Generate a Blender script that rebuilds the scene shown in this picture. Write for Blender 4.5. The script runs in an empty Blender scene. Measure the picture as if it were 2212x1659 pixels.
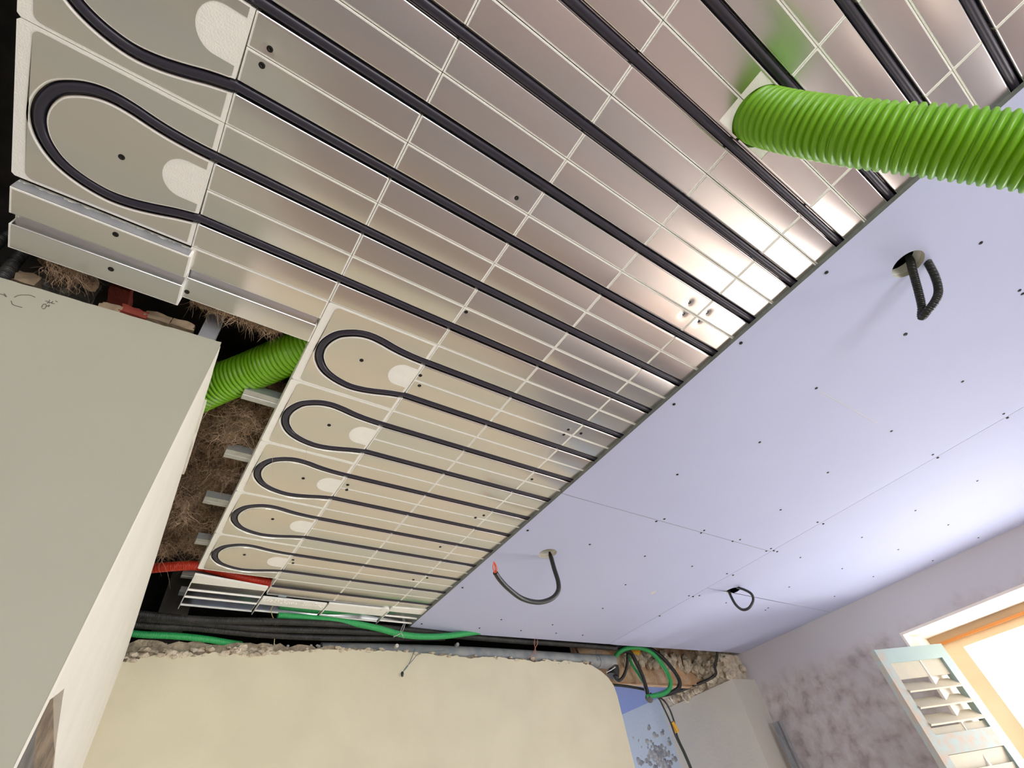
import bpy, bmesh, math, random
import numpy as np
from mathutils import Vector, Matrix, noise

random.seed(7)
sc = bpy.context.scene
COL = sc.collection

# ------------------------------------------------------------------ camera
P, CELL, ZC = 0.12, 0.25, 2.5            # pipe pitch, panel length, height of the panel face
F = 1070.02                              # focal length in pixels of the 2212 x 1659 frame
R = np.array([[0.81917437, 0.31951336, 0.47630394],
              [-0.55547957, 0.64876438, 0.52014155],
              [-0.14281685, -0.69066345, 0.70893395]])   # world <- camera (x right, y down, z forward)
CAM = np.array([0.1278, -0.1448, 1.6128])

cam_data = bpy.data.cameras.new('camera')
cam_data.sensor_width = 36.0
cam_data.lens = F / 2212.0 * 36.0
cam_data.clip_start = 0.02
cam = bpy.data.objects.new('camera', cam_data)
COL.objects.link(cam)
M = Matrix.Identity(4)
for i in range(3):
    M[i][0] = R[i, 0]; M[i][1] = -R[i, 1]; M[i][2] = -R[i, 2]; M[i][3] = CAM[i]
cam.matrix_world = M
sc.camera = cam

# ------------------------------------------------------------------ light
SKY = 5.0
w = bpy.data.worlds.new('sky'); sc.world = w; w.use_nodes = True
bg = w.node_tree.nodes['Background']
bg.inputs[0].default_value = (0.97, 0.985, 1.0, 1)
bg.inputs[1].default_value = SKY
sc.view_settings.view_transform = 'Standard'
sc.view_settings.look = 'None'
sc.view_settings.gamma = 1.0
sc.view_settings.exposure = 1.05
sc.view_settings.use_curve_mapping = False
sc.cycles.use_denoising = True
sc.cycles.max_bounces = 10
sc.cycles.diffuse_bounces = 6
sc.cycles.glossy_bounces = 5

sun_data = bpy.data.lights.new('sun', 'SUN'); sun_data.energy = 7.5; sun_data.color = (1.0, .89, .78); sun_data.angle = math.radians(.6)
sun = bpy.data.objects.new('sun', sun_data); COL.objects.link(sun)
sun.rotation_euler = Vector((-math.cos(math.radians(64)), .10, -math.sin(math.radians(64)))).to_track_quat('-Z', 'Y').to_euler()


def portal(name, loc, rot, sx, sy):
    l = bpy.data.lights.new(name, 'AREA'); l.shape = 'RECTANGLE'; l.size = sx; l.size_y = sy
    l.cycles.is_portal = True
    o = bpy.data.objects.new(name, l); COL.objects.link(o); o.location = loc; o.rotation_euler = rot


# ------------------------------------------------------------------ geometry helpers
def ray(x, y):
    return R @ np.array([(x - 1106) / F, (y - 829.5) / F, 1.0])


def at_z(x, y, Z):
    d = ray(x, y); return Vector(CAM + d * (Z - CAM[2]) / d[2])


def at_y(x, y, Y):
    d = ray(x, y); return Vector(CAM + d * (Y - CAM[1]) / d[1])


def at_x(x, y, X):
    d = ray(x, y); return Vector(CAM + d * (X - CAM[0]) / d[0])


def pix(p):
    c = R.T @ (np.array(p, float) - CAM)
    return (1106 + F * c[0] / c[2], 829.5 + F * c[1] / c[2], c[2])


class MB:
    def __init__(self): self.v = []; self.f = []

    def add(self, verts, faces):
        n = len(self.v); self.v += [tuple(q) for q in verts]; self.f += [tuple(i + n for i in q) for q in faces]; return self

    def box(self, x0, x1, y0, y1, z0, z1):
        return self.add([(x0, y0, z0), (x1, y0, z0), (x1, y1, z0), (x0, y1, z0), (x0, y0, z1), (x1, y0, z1), (x1, y1, z1), (x0, y1, z1)],
                        [(0, 3, 2, 1), (4, 5, 6, 7), (0, 1, 5, 4), (1, 2, 6, 5), (2, 3, 7, 6), (3, 0, 4, 7)])

    def prism(self, poly, axis, a0, a1):
        """polygon of 2-D points swept along an axis: 'x' (y,z), 'y' (x,z), 'z' (x,y)"""
        def to3(p, a):
            return (a, p[0], p[1]) if axis == 'x' else (p[0], a, p[1]) if axis == 'y' else (p[0], p[1], a)
        n = len(poly)
        vs = [to3(p, a0) for p in poly] + [to3(p, a1) for p in poly]
        fs = [tuple(range(n))[::-1], tuple(range(n, 2 * n))] + [(i, (i + 1) % n, n + (i + 1) % n, n + i) for i in range(n)]
        return self.add(vs, fs)

    def obox(self, c, ax, ay, az):
        """box from a centre and three half-axis vectors"""
        c, ax, ay, az = Vector(c), Vector(ax), Vector(ay), Vector(az)
        vs = [c + sx * ax + sy * ay + sz * az for sz in (-1, 1) for sx, sy in ((-1, -1), (1, -1), (1, 1), (-1, 1))]
        return self.add(vs, [(0, 3, 2, 1), (4, 5, 6, 7), (0, 1, 5, 4), (1, 2, 6, 5), (2, 3, 7, 6), (3, 0, 4, 7)])

    def tube(self, pts, r, seg=12, pitch=0, amp=0, step=None, caps=True):
        pts = [Vector(p) for p in pts]
        L = [0]
        for a, b in zip(pts, pts[1:]): L.append(L[-1] + (b - a).length)
        T = L[-1]
        step = step or (pitch / 6 if pitch else max(T / 60, r * .6))
        n = max(2, int(T / step) + 1)
        def pos(s):
            k = 0
            while k < len(L) - 2 and s > L[k + 1]: k += 1
            p1, p2 = pts[k], pts[k + 1]
            p0 = pts[k - 1] if k else p1 * 2 - p2
            p3 = pts[k + 2] if k + 2 < len(pts) else p2 * 2 - p1
            t = (s - L[k]) / max(1e-9, L[k + 1] - L[k])
            return .5 * ((2 * p1) + (p2 - p0) * t + (2 * p0 - 5 * p1 + 4 * p2 - p3) * t * t + (3 * p1 - p0 - 3 * p2 + p3) * t ** 3)
        S = [T * i / (n - 1) for i in range(n)]
        C = [pos(s) for s in S]
        d = (C[1] - C[0]).normalized()
        u = d.orthogonal().normalized()
        vs = []
        for i in range(n):
            d = (C[min(i + 1, n - 1)] - C[max(i - 1, 0)]).normalized()
            u = (u - d * u.dot(d)).normalized(); v = d.cross(u)
            rr = r
            if pitch:
                ph = (S[i] / pitch) % 1.0
                rr = r - amp * (0.5 + 0.5 * math.cos(2 * math.pi * ph)) ** 2.5
            for k in range(seg):
                a = 2 * math.pi * k / seg
                vs.append(C[i] + (u * math.cos(a) + v * math.sin(a)) * rr)
        fs = []
        for i in range(n - 1):
            for k in range(seg):
                k2 = (k + 1) % seg
                fs.append((i * seg + k, i * seg + k2, (i + 1) * seg + k2, (i + 1) * seg + k))
        if caps:
            fs.append(tuple(range(seg))[::-1]); fs.append(tuple(range((n - 1) * seg, n * seg)))
        return self.add(vs, fs)

    def blob(self, c, r, sub=2, amp=.35, freq=2.0, seed=0, flat=(1, 1, 1)):
        bm = bmesh.new(); bmesh.ops.create_icosphere(bm, subdivisions=sub, radius=1.0)
        vs = []
        for v in bm.verts:
            d = v.co.normalized()
            k = 1 + amp * noise.noise(d * freq + Vector((seed * 3.1, seed * 1.7, seed)))
            vs.append((c[0] + d.x * r * k * flat[0], c[1] + d.y * r * k * flat[1], c[2] + d.z * r * k * flat[2]))
        fs = [tuple(v.index for v in f.verts) for f in bm.faces]
        bm.free(); return self.add(vs, fs)

    def lathe(self, prof, c, axis=(0, 0, 1), seg=16):
        ax = Vector(axis).normalized(); u = ax.orthogonal().normalized(); v = ax.cross(u); c = Vector(c)
        vs = [c + ax * h + (u * math.cos(2 * math.pi * k / seg) + v * math.sin(2 * math.pi * k / seg)) * r for r, h in prof for k in range(seg)]
        fs = [(i * seg + k, i * seg + (k + 1) % seg, (i + 1) * seg + (k + 1) % seg, (i + 1) * seg + k) for i in range(len(prof) - 1) for k in range(seg)]
        return self.add(vs, fs)

    def holed(self, outer, holes, z0, z1):
        """slab in the xy plane with holes"""
        bm = bmesh.new(); loops = []
        for lp in [outer] + holes:
            vv = [bm.verts.new((x, y, 0)) for x, y in lp]
            for a, b in zip(vv, vv[1:] + vv[:1]): bm.edges.new((a, b))
            loops.append(vv)
        bmesh.ops.triangle_fill(bm, use_beauty=True, use_dissolve=False, edges=bm.edges[:])
        bm.verts.index_update()
        base = [(v.co.x, v.co.y) for v in bm.verts]; n = len(base)
        tris = []
        for f in bm.faces:
            t = [v.index for v in f.verts]
            if f.normal.z < 0: t = t[::-1]
            tris.append(t)
        vs = [(x, y, z1) for x, y in base] + [(x, y, z0) for x, y in base]
        fs = [tuple(t) for t in tris] + [tuple(i + n for i in t[::-1]) for t in tris]
        for lp in loops:
            idx = [v.index for v in lp]
            for a, b in zip(idx, idx[1:] + idx[:1]): fs.append((a, b, b + n, a + n))
        bm.free(); return self.add(vs, fs)

    def mesh(self, name, smooth=False, fix=True):
        me = bpy.data.meshes.new(name); me.from_pydata(self.v, [], self.f)
        if fix:
            bm = bmesh.new(); bm.from_mesh(me); bmesh.ops.recalc_face_normals(bm, faces=bm.faces[:]); bm.to_mesh(me); bm.free()
        if smooth:
            me.polygons.foreach_set('use_smooth', [True] * len(me.polygons))
            me.set_sharp_from_angle(angle=math.radians(40))
        me.update(); return me

    def build(self, name, mat, parent=None, smooth=False, fix=True):
        me = self.mesh(name, smooth, fix)
        return link(name, me, mat, parent)


def link(name, me, mat=None, parent=None):
    if mat is not None and not me.materials: me.materials.append(mat)
    o = bpy.data.objects.new(name, me); COL.objects.link(o)
    if parent is not None: o.parent = parent
    return o


def tag(o, label, cat, group=None, kind=None):
    o['label'] = label; o['category'] = cat
    if group: o['group'] = group
    if kind: o['kind'] = kind
    return o


def thing(name, label, cat, loc=(0, 0, 0), group=None):
    o = bpy.data.objects.new(name, None); COL.objects.link(o); o.location = loc; o.empty_display_size = .05
    return tag(o, label, cat, group)


def struct(o):
    o['kind'] = 'structure'; return o


def sub(o, parent):
    """parent that keeps the child's world placement (thing empties carry a translation only)"""
    o.parent = parent; o.matrix_parent_inverse = Matrix.Translation(-parent.location); return o


# ------------------------------------------------------------------ materials
def mat(name, col, rough=.6, metal=0.0, var=0.0, vscale=8.0, bump=0.0, bscale=40.0, col2=None, spec=.5, stretch=None, rough2=None, detail=4.0, bdetail=3):
    m = bpy.data.materials.new(name); m.use_nodes = True
    nt = m.node_tree; b = nt.nodes['Principled BSDF']
    b.inputs['Base Color'].default_value = (*col, 1); b.inputs['Roughness'].default_value = rough
    b.inputs['Metallic'].default_value = metal; b.inputs['Specular IOR Level'].default_value = spec
    tc = nt.nodes.new('ShaderNodeTexCoord'); vec = tc.outputs['Object']
    geo = nt.nodes.new('ShaderNodeNewGeometry'); vec = geo.outputs['Position']
    if stretch:
        mp = nt.nodes.new('ShaderNodeMapping'); mp.inputs['Scale'].default_value = stretch
        nt.links.new(vec, mp.inputs['Vector']); vec = mp.outputs['Vector']
    if var or col2:
        n = nt.nodes.new('ShaderNodeTexNoise'); n.inputs['Scale'].default_value = vscale; n.inputs['Detail'].default_value = detail
        nt.links.new(vec, n.inputs['Vector'])
        cr = nt.nodes.new('ShaderNodeValToRGB')
        c2 = col2 or tuple(max(0, c * (1 - var)) for c in col)
        cr.color_ramp.elements[0].color = (*c2, 1); cr.color_ramp.elements[1].color = (*col, 1)
        cr.color_ramp.elements[0].position = .35; cr.color_ramp.elements[1].position = .65
        nt.links.new(n.outputs['Fac'], cr.inputs['Fac']); nt.links.new(cr.outputs['Color'], b.inputs['Base Color'])
        if rough2 is not None:
            mr = nt.nodes.new('ShaderNodeMapRange'); mr.inputs['From Min'].default_value = .35; mr.inputs['From Max'].default_value = .65
            mr.inputs['To Min'].default_value = rough2; mr.inputs['To Max'].default_value = rough
            nt.links.new(n.outputs['Fac'], mr.inputs['Value']); nt.links.new(mr.outputs['Result'], b.inputs['Roughness'])
    if bump:
        n2 = nt.nodes.new('ShaderNodeTexNoise'); n2.inputs['Scale'].default_value = bscale; n2.inputs['Detail'].default_value = bdetail
        nt.links.new(vec, n2.inputs['Vector'])
        bp = nt.nodes.new('ShaderNodeBump'); bp.inputs['Strength'].default_value = bump; bp.inputs['Distance'].default_value = .01
        nt.links.new(n2.outputs['Fac'], bp.inputs['Height']); nt.links.new(bp.outputs['Normal'], b.inputs['Normal'])
    return m


MT = {}
MT['alu'] = mat('aluminium sheet', (.79, .735, .705), .20, 1.0, col2=(.70, .71, .715), vscale=2.6, rough2=.24, bump=.10, bscale=2.2, stretch=(.6, 4, 1), detail=1, bdetail=0)  # pink to bluish noise paints the room's reflections into the sheet colour
MT['eps'] = mat('white polystyrene', (.93, .925, .86), .85, var=.03, vscale=60, bump=.15, bscale=400)
MT['pipe'] = mat('black plastic pipe', (.026, .023, .038), .33)
MT['screw'] = mat('black phosphated screw', (.02, .018, .015), .45, .6)
MT['board'] = mat('lilac plasterboard', (.49, .525, .735), .75, col2=(.505, .54, .745), vscale=3, bump=.02, bscale=120)
MT['board_edge'] = mat('grey paper board edge', (.23, .25, .24), .9, var=.2, vscale=80)
MT['gypsum'] = mat('pale gypsum core', (.72, .68, .60), .9, var=.1, vscale=60)
MT['cream'] = mat('cream plaster', (.66, .615, .45), .9, col2=(.62, .575, .42), vscale=6, bump=.12, bscale=60)
MT['greyboard'] = mat('greenish grey plasterboard', (.405, .395, .31), .85, col2=(.385, .375, .295), vscale=3, bump=.02, bscale=100)
MT['white_plaster'] = mat('creamy white plaster', (.90, .87, .76), .85, var=.04, vscale=8, bump=.08, bscale=40)
MT['masonry'] = mat('crumbling masonry', (.52, .43, .31), .95, col2=(.26, .21, .15), vscale=28, bump=1.0, bscale=90)
MT['brown_masonry'] = mat('brown exposed masonry', (.33, .25, .17), .95, col2=(.17, .13, .09), vscale=30, bump=1.0, bscale=80)
MT['green'] = mat('lime green duct plastic', (.19, .47, .010), .38, var=.06, vscale=20)
MT['green_cond'] = mat('green conduit plastic', (.03, .36, .10), .4)
MT['black_cond'] = mat('black conduit plastic', (.018, .019, .017), .38)
MT['black_dusty'] = mat('dusty black conduit', (.010, .010, .009), .5, col2=(.026, .025, .022), vscale=25)
MT['red'] = mat('red conduit plastic', (.62, .045, .018), .4)
MT['orange_wire'] = mat('orange wire insulation', (.75, .11, .03), .5)
MT['zinc'] = mat('galvanised steel', (.55, .57, .56), .42, .7, var=.15, vscale=30)
MT['zinc_dull'] = mat('dull galvanised steel', (.42, .43, .45), .5, .5, var=.2, vscale=25)
MT['greypipe'] = mat('grey drain pipe', (.20, .225, .24), .5, col2=(.30, .31, .30), vscale=22)
MT['wool'] = mat('brown mineral wool', (.36, .25, .155), 1.0, col2=(.13, .085, .05), vscale=22, bump=1.0, bscale=120)
MT['strand'] = mat('wool strand', (.66, .48, .32), 1.0, col2=(.33, .225, .14), vscale=30)
MT['slab'] = mat('old floor underside', (.10, .085, .07), .95, var=.5, vscale=10)
MT['tape'] = mat('yellow tape', (.78, .42, .03), .5)
MT['bluetape'] = mat('pale blue film', (.38, .45, .52), .4)
MT['wire_y'] = mat('yellow wire', (.55, .47, .18), .6)
MT['wire_b'] = mat('blue grey wire', (.10, .16, .18), .5)
MT['wire_p'] = mat('copper pink wire', (.48, .20, .13), .5)
MT['wire_g'] = mat('grey tie', (.42, .45, .44), .5)
MT['pencil'] = mat('pencil mark', (.12, .11, .09), .9)
MT['brick_grey'] = mat('grey broken block', (.20, .19, .17), .95, var=.4, vscale=30, bump=.6)
MT['bare'] = mat('bare grey render', (.42, .41, .39), .95, col2=(.24, .24, .24), vscale=26, bump=.6)
MT['brick_tan'] = mat('tan broken brick', (.38, .28, .18), .95, var=.4, vscale=25, bump=.6)
MT['brick_red'] = mat('red broken brick', (.38, .07, .045), .95, var=.3, vscale=25, bump=.5)
MT['shutter'] = mat('faded blue green paint', (.36, .46, .44), .6, col2=(.33, .43, .41), vscale=9)
MT['slat'] = mat('pale faded slat paint', (.54, .48, .36), .65, col2=(.48, .45, .36), vscale=14)
MT['worn_wood'] = mat('worn painted wood', (.36, .45, .44), .75, col2=(.46, .36, .28), vscale=26)
MT['frame_wood'] = mat('ochre timber', (.88, .72, .46), .6, col2=(.82, .66, .40), vscale=6)
MT['orange_wood'] = mat('orange varnished timber', (.62, .24, .05), .45)
MT['lintel_wood'] = mat('tan timber lintel', (.52, .36, .20), .8, col2=(.42, .30, .19), vscale=12, stretch=(1, .3, 1))
MT['reveal'] = mat('cream pink reveal plaster', (.90, .82, .74), .85, var=.05, vscale=8)
MT['bluewall'] = mat('pale blue plaster', (.50, .57, .64), .9, col2=(.50, .56, .60), vscale=5, bump=.1)
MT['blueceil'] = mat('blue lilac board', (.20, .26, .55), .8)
MT['pier'] = mat('beige grey plaster', (.56, .52, .44), .9, col2=(.52, .49, .43), vscale=5, bump=.1, bscale=50)
MT['lintel'] = mat('orange brown rough lintel', (.62, .46, .32), .95, col2=(.50, .30, .16), vscale=9, bump=.8, bscale=50)
MT['rubble'] = mat('pale rubble', (.70, .62, .49), .95, col2=(.45, .37, .27), vscale=30, bump=1.0, bscale=70)
MT['floor'] = mat('dusty terracotta floor', (.46, .365, .315), .8, col2=(.41, .36, .32), vscale=1.6)
MT['plain'] = mat('old cream wall', (.66, .60, .50), .9, col2=(.60, .55, .46), vscale=4)
MT['dust'] = mat('plaster dust', (.70, .66, .60), .9)

m = bpy.data.materials.new('window glass'); m.use_nodes = True
nt = m.node_tree; nt.nodes.clear()
o_ = nt.nodes.new('ShaderNodeOutputMaterial'); mx = nt.nodes.new('ShaderNodeMixShader')
tr = nt.nodes.new('ShaderNodeBsdfTransparent'); gl = nt.nodes.new('ShaderNodeBsdfGlossy'); fr = nt.nodes.new('ShaderNodeFresnel')
gl.inputs['Roughness'].default_value = .02
mx.inputs[0].default_value = .06; nt.nodes.remove(fr); nt.links.new(tr.outputs[0], mx.inputs[1]); nt.links.new(gl.outputs[0], mx.inputs[2]); nt.links.new(mx.outputs[0], o_.inputs[0])
MT['glass'] = m

# right-hand wall: smooth grey plaster above, rough stained old render below (stain boundary with its own ragged shape)
m = bpy.data.materials.new('grey plaster over old render'); m.use_nodes = True
nt = m.node_tree; b = nt.nodes['Principled BSDF']; b.inputs['Roughness'].default_value = .9
geo = nt.nodes.new('ShaderNodeNewGeometry'); sep = nt.nodes.new('ShaderNodeSeparateXYZ'); nt.links.new(geo.outputs['Position'], sep.inputs[0])
n1 = nt.nodes.new('ShaderNodeTexNoise'); n1.inputs['Scale'].default_value = 6; n1.inputs['Detail'].default_value = 6; nt.links.new(geo.outputs['Position'], n1.inputs['Vector'])
n2 = nt.nodes.new('ShaderNodeTexNoise'); n2.inputs['Scale'].default_value = 14; n2.inputs['Detail'].default_value = 8; n2.inputs['Distortion'].default_value = .15; nt.links.new(geo.outputs['Position'], n2.inputs['Vector'])
zz = nt.nodes.new('ShaderNodeMath'); zz.operation = 'MULTIPLY_ADD'; zz.inputs[1].default_value = .16; nt.links.new(n1.outputs['Fac'], zz.inputs[0]); nt.links.new(sep.outputs['Z'], zz.inputs[2])
mr = nt.nodes.new('ShaderNodeMapRange'); mr.inputs['From Min'].default_value = 2.31; mr.inputs['From Max'].default_value = 2.41; nt.links.new(zz.outputs[0], mr.inputs['Value'])
cr = nt.nodes.new('ShaderNodeValToRGB')
e = cr.color_ramp.elements; e[0].position = .33; e[0].color = (.37, .32, .32, 1); e[1].position = .60; e[1].color = (.58, .54, .54, 1)
ee = cr.color_ramp.elements.new(.44); ee.color = (.50, .44, .43, 1)
nt.links.new(n2.outputs['Fac'], cr.inputs['Fac'])
mix = nt.nodes.new('ShaderNodeMixRGB'); nt.links.new(mr.outputs[0], mix.inputs[0]); nt.links.new(cr.outputs[0], mix.inputs[1]); mix.inputs[2].default_value = (.56, .54, .57, 1)
nt.links.new(mix.outputs[0], b.inputs['Base Color'])
bp = nt.nodes.new('ShaderNodeBump'); bp.inputs['Distance'].default_value = .012
inv = nt.nodes.new('ShaderNodeMath'); inv.operation = 'SUBTRACT'; inv.inputs[0].default_value = 1.0; nt.links.new(mr.outputs[0], inv.inputs[1])
nt.links.new(inv.outputs[0], bp.inputs['Strength']); nt.links.new(n2.outputs['Fac'], bp.inputs['Height']); nt.links.new(bp.outputs[0], b.inputs['Normal'])
MT['rightwall'] = m

# ------------------------------------------------------------------ room shell
XW = 3.50                     # right wall face
ZB = 2.487                    # lower face of the plasterboards
XL, YF = -2.4, -3.4           # unseen left and front walls
struct(MB().box(XL - .2, 3.9, YF - .2, 5.2, -.2, 0).build('floor', MT['floor']))
struct(MB().box(XL - .2, 3.95, YF - .2, 5.2, 2.80, 3.0).build('ceiling_slab', MT['slab']))
ceil = bpy.data.objects.new('ceiling', None); COL.objects.link(ceil); struct(ceil)

# right wall with the window opening and a second, unseen one farther along
WY0, WY1, WZ0, WZ1 = -.30, .945, .06, 2.272
V0, V1, U0, U1 = -3.0, -1.75, .85, 2.25
mb = MB()
mb.box(XW, XW + .42, WY1, 2.55, 0, 2.8); mb.box(XW, XW + .42, WY0, WY1, WZ1, 2.8); mb.box(XW, XW + .42, WY0, WY1, 0, WZ0)
mb.box(XW, XW + .42, V1, WY0, 0, 2.8); mb.box(XW, XW + .42, V0, V1, U1, 2.8); mb.box(XW, XW + .42, V0, V1, 0, U0); mb.box(XW, XW + .42, YF, V0, 0, 2.8)
struct(mb.build('wall_right', MT['rightwall']))
# lining of the window reveal (paler plaster), slightly splayed
mb = MB()
mb.box(XW + .001, XW + .31, WY0 - .004, WY1 + .004, WZ1 - .012, WZ1)
mb.box(XW + .001, XW + .31, WY1 - .012, WY1, WZ0, WZ1 - .012)
struct(mb.build('trim_1', MT['reveal']))
struct(MB().box(XL - .2, XL, YF, 5.2, 0, 2.8).build('wall_left', MT['plain']))
mb = MB(); mb.box(XL, -.6, YF - .2, YF, 0, 2.8); mb.box(.8, XW, YF - .2, YF, 0, 2.8); mb.box(-.6, .8, YF - .2, YF, 2.2, 2.8); mb.box(-.6, .8, YF - .2, YF, 0, .1)  # opening in this unseen wall is added to let in fill light
struct(mb.build('wall_front', MT['plain']))
# unseen rest of the ceiling
mb = MB(); mb.box(XL, XW, YF, -1.02, ZB, ZB + .013); mb.box(XL, -.30, -1.02, .64, ZB, ZB + .013); mb.box(-.30, 1.143, -1.02, -.728, ZB, ZB + .013)
struct(mb.build('trim_2', MT['board']))
portal('sky portal 1', (XW + .40, (WY0 + WY1) / 2, (WZ0 + WZ1) / 2), (0, math.radians(90), 0), WZ1 - WZ0, WY1 - WY0)
portal('sky portal 2', (XW + .40, (V0 + V1) / 2, (U0 + U1) / 2), (0, math.radians(90), 0), U1 - U0, V1 - V0)
portal('sky portal 3', (.1, YF - .19, 1.15), (math.radians(90), 0, 0), 1.4, 2.1)

# --- cream back wall: plaster skin with a ragged top over a masonry core
CY = 2.0
top = [(.13, 2.315), (.17, 2.322), (.2, 2.337), (.255, 2.345), (.315, 2.358), (.36, 2.351), (.41, 2.362), (.46, 2.357), (.51, 2.37), (.558, 2.366), (.63, 2.379), (.70, 2.383),
       (.78, 2.393), (.86, 2.397), (.93, 2.402), (1.0, 2.40), (1.08, 2.409), (1.16, 2.406), (1.24, 2.404), (1.32, 2.399), (1.40, 2.405), (1.47, 2.398), (1.55, 2.404), (1.63, 2.410), (1.70, 2.405),
       (1.78, 2.411), (1.86, 2.402), (1.94, 2.413), (2.02, 2.409), (2.10, 2.416), (2.18, 2.411), (2.25, 2.400), (2.31, 2.372), (2.35, 2.342), (2.375, 2.305), (2.382, 2.26), (2.375, 1.9), (2.37, 1.0), (2.37, 0)]
fine = []
for (x0, z0), (x1, z1) in zip(top, top[1:]):
    k = 5 if x1 < 2.3 and x1 > x0 else 1
    for i in range(k):
        t = i / k
        fine.append((x0 + (x1 - x0) * t, z0 + (z1 - z0) * t + (random.uniform(-.004, .004) if k > 1 else 0)))
fine.append(top[-1])
wb = MB(); wb.prism([(.10, 0), (.10, 2.31)] + fine, 'y', CY, CY + .014)
wall_back = struct(wb.build('wall_back', MT['cream']))
core = []
x = .0
while x < 2.34:
    zt = np.interp(x, [0, .2, .56, .9, 1.2, 2.2, 2.32], [2.365, 2.388, 2.402, 2.410, 2.407, 2.405, 2.36])
    core.append((x, zt + random.uniform(-.008, .010))); x += random.uniform(.012, .03)
MB().prism([(0, 0)] + core + [(2.36, 2.30), (2.36, 0)], 'y', CY + .0141, CY + .13).build('masonry_core', MT['masonry'], wall_back)
# crumbs of masonry along the broken top of the wall
rm = MB()
for k in range(230):
    x = random.uniform(.14, .62) if k < 110 else random.uniform(.6, 1.05) if k < 150 else random.uniform(1.1, 2.27)
    zt = np.interp(x, [.13, .2, .56, .9, 1.2, 2.2], [2.315, 2.337, 2.37, 2.40, 2.405, 2.408])
    r = random.uniform(.004, .015 if x < .62 else .011)
    rm.blob((x, CY + random.uniform(-.004, .03), zt + random.uniform(-.008, .022 if x < .6 else .010)), r, 1, .5, 1.5, k, (1.4, 1, .7))
rm.build('broken_edge', MT['rubble'], wall_back)['kind'] = 'stuff'

# --- grey partition on the left and its white return
GX, GY = .097, .64
gtop = [(XL, 2.440), (-.5, 2.441), (-.30, 2.440), (-.23, 2.440), (-.16, 2.443), (-.08, 2.447), (0.0, 2.451), (.05, 2.454), (GX, 2.457)]
gf = []
for (x0, z0), (x1, z1) in zip(gtop, gtop[1:]):
    for i in range(6):
        t = i / 6; gf.append((x0 + (x1 - x0) * t, z0 + (z1 - z0) * t + random.uniform(-.0012, .0012)))
gf.append(gtop[-1])
wp = struct(MB().prism([(XL, 0)] + gf + [(GX - .020, 1.77), (GX - .072, 0)], 'y', GY, GY + .0125).build('wall_partition', MT['greyboard']))
# the white return runs from the partition's corner to the cream wall
A_, B_ = Vector((GX + .0008, GY + .0128, 0)), Vector((.147, CY + .004, 0))
dirY = (B_ - A_).normalized(); nrm = Vector((dirY.y, -dirY.x, 0))       # points into the room (+x)


def on_return(x, y):
    d = Vector(ray(x, y)); c = Vector(CAM); t = (A_ - c).dot(nrm) / d.dot(nrm); return c + d * t


def ret_pt(s, z, off=0.0):
    p = A_ + dirY * s + nrm * off; return (p.x - .031 * (2.40 - min(z, 2.40)) * max(0, 1 - s / 1.36), p.y, z)


LR = (B_ - A_).length
rt = [(0, 2.458), (.03, 2.461), (.06, 2.452), (.09, 2.463), (.13, 2.459), (.17, 2.452), (.22, 2.456), (.27, 2.447), (.30, 2.452), (.33, 2.440), (.42, 2.443), (.55, 2.432), (.70, 2.418), (.85, 2.407), (1.0, 2.392), (1.15, 2.372), (1.3, 2.35), (LR, 2.333)]
# notch low on the near edge where the plaster is gone
def sz_of(px, py):
    s_, z_ = .2, 1.7
    for it in range(60):
        f0 = pix(ret_pt(s_, z_)); fs_ = pix(ret_pt(s_ + 1e-4, z_)); fz_ = pix(ret_pt(s_, z_ + 1e-4))
        J = np.array([[fs_[0] - f0[0], fz_[0] - f0[0]], [fs_[1] - f0[1], fz_[1] - f0[1]]]) / 1e-4
        d_ = np.linalg.solve(J, [px - f0[0], py - f0[1]]); d_ = np.clip(d_, -.1, .1)
        s_ = min(1.3, max(0, s_ + d_[0])); z_ += d_[1]
    return (s_, z_)


nt_ = [sz_of(*q) for q in ((116, 1659), (122, 1600), (130, 1545), (135, 1510), (139, 1487), (127, 1497))]
low = [(LR, 0), (nt_[0][0], 0)] + nt_ + [(.011, nt_[-1][1] - .02), (.011, 0), (0, 0)]
poly = rt + low
n = len(poly); vs = [ret_pt(s, z) for s, z in poly] + [ret_pt(s, z, -.013) for s, z in poly]
fs = [tuple(range(n)), tuple(range(n, 2 * n))[::-1]] + [(i, (i + 1) % n, n + (i + 1) % n, n + i) for i in range(n)]
wr = struct(MB().add(vs, fs).build('wall_return', MT['white_plaster']))
vs = [ret_pt(s, z, o) for o in (-.0135, -.10) for s, z in ((.004, 0), (LR, 0), (LR, 2.315), (.95, 2.38), (.4, 2.425), (.004, 2.44))]
MB().add(vs, [(0, 1, 2, 3, 4, 5), (11, 10, 9, 8, 7, 6)] + [(i, (i + 1) % 6, 6 + (i + 1) % 6, 6 + i) for i in range(6)]).build('masonry_core', MT['brown_masonry'], wr)
def ret_poly(pts_, o0, o1):
    n_ = len(pts_); v_ = [ret_pt(a, z, o0) for a, z in pts_] + [ret_pt(a, z, o1) for a, z in pts_]
    return MB().add(v_, [tuple(range(n_)), tuple(range(n_, 2 * n_))[::-1]] + [(i, (i + 1) % n_, n_ + (i + 1) % n_, n_ + i) for i in range(n_)])


bk = [sz_of(*q) for q in ((84, 1659), (91, 1590), (100, 1545))]
ret_poly([(bk[0][0], 1.0)] + bk + [(.012, bk[2][1] + .03), (.012, 1.0)], -.006, -.0125).build('grey_backing', MT['brick_grey'], wr)
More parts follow.
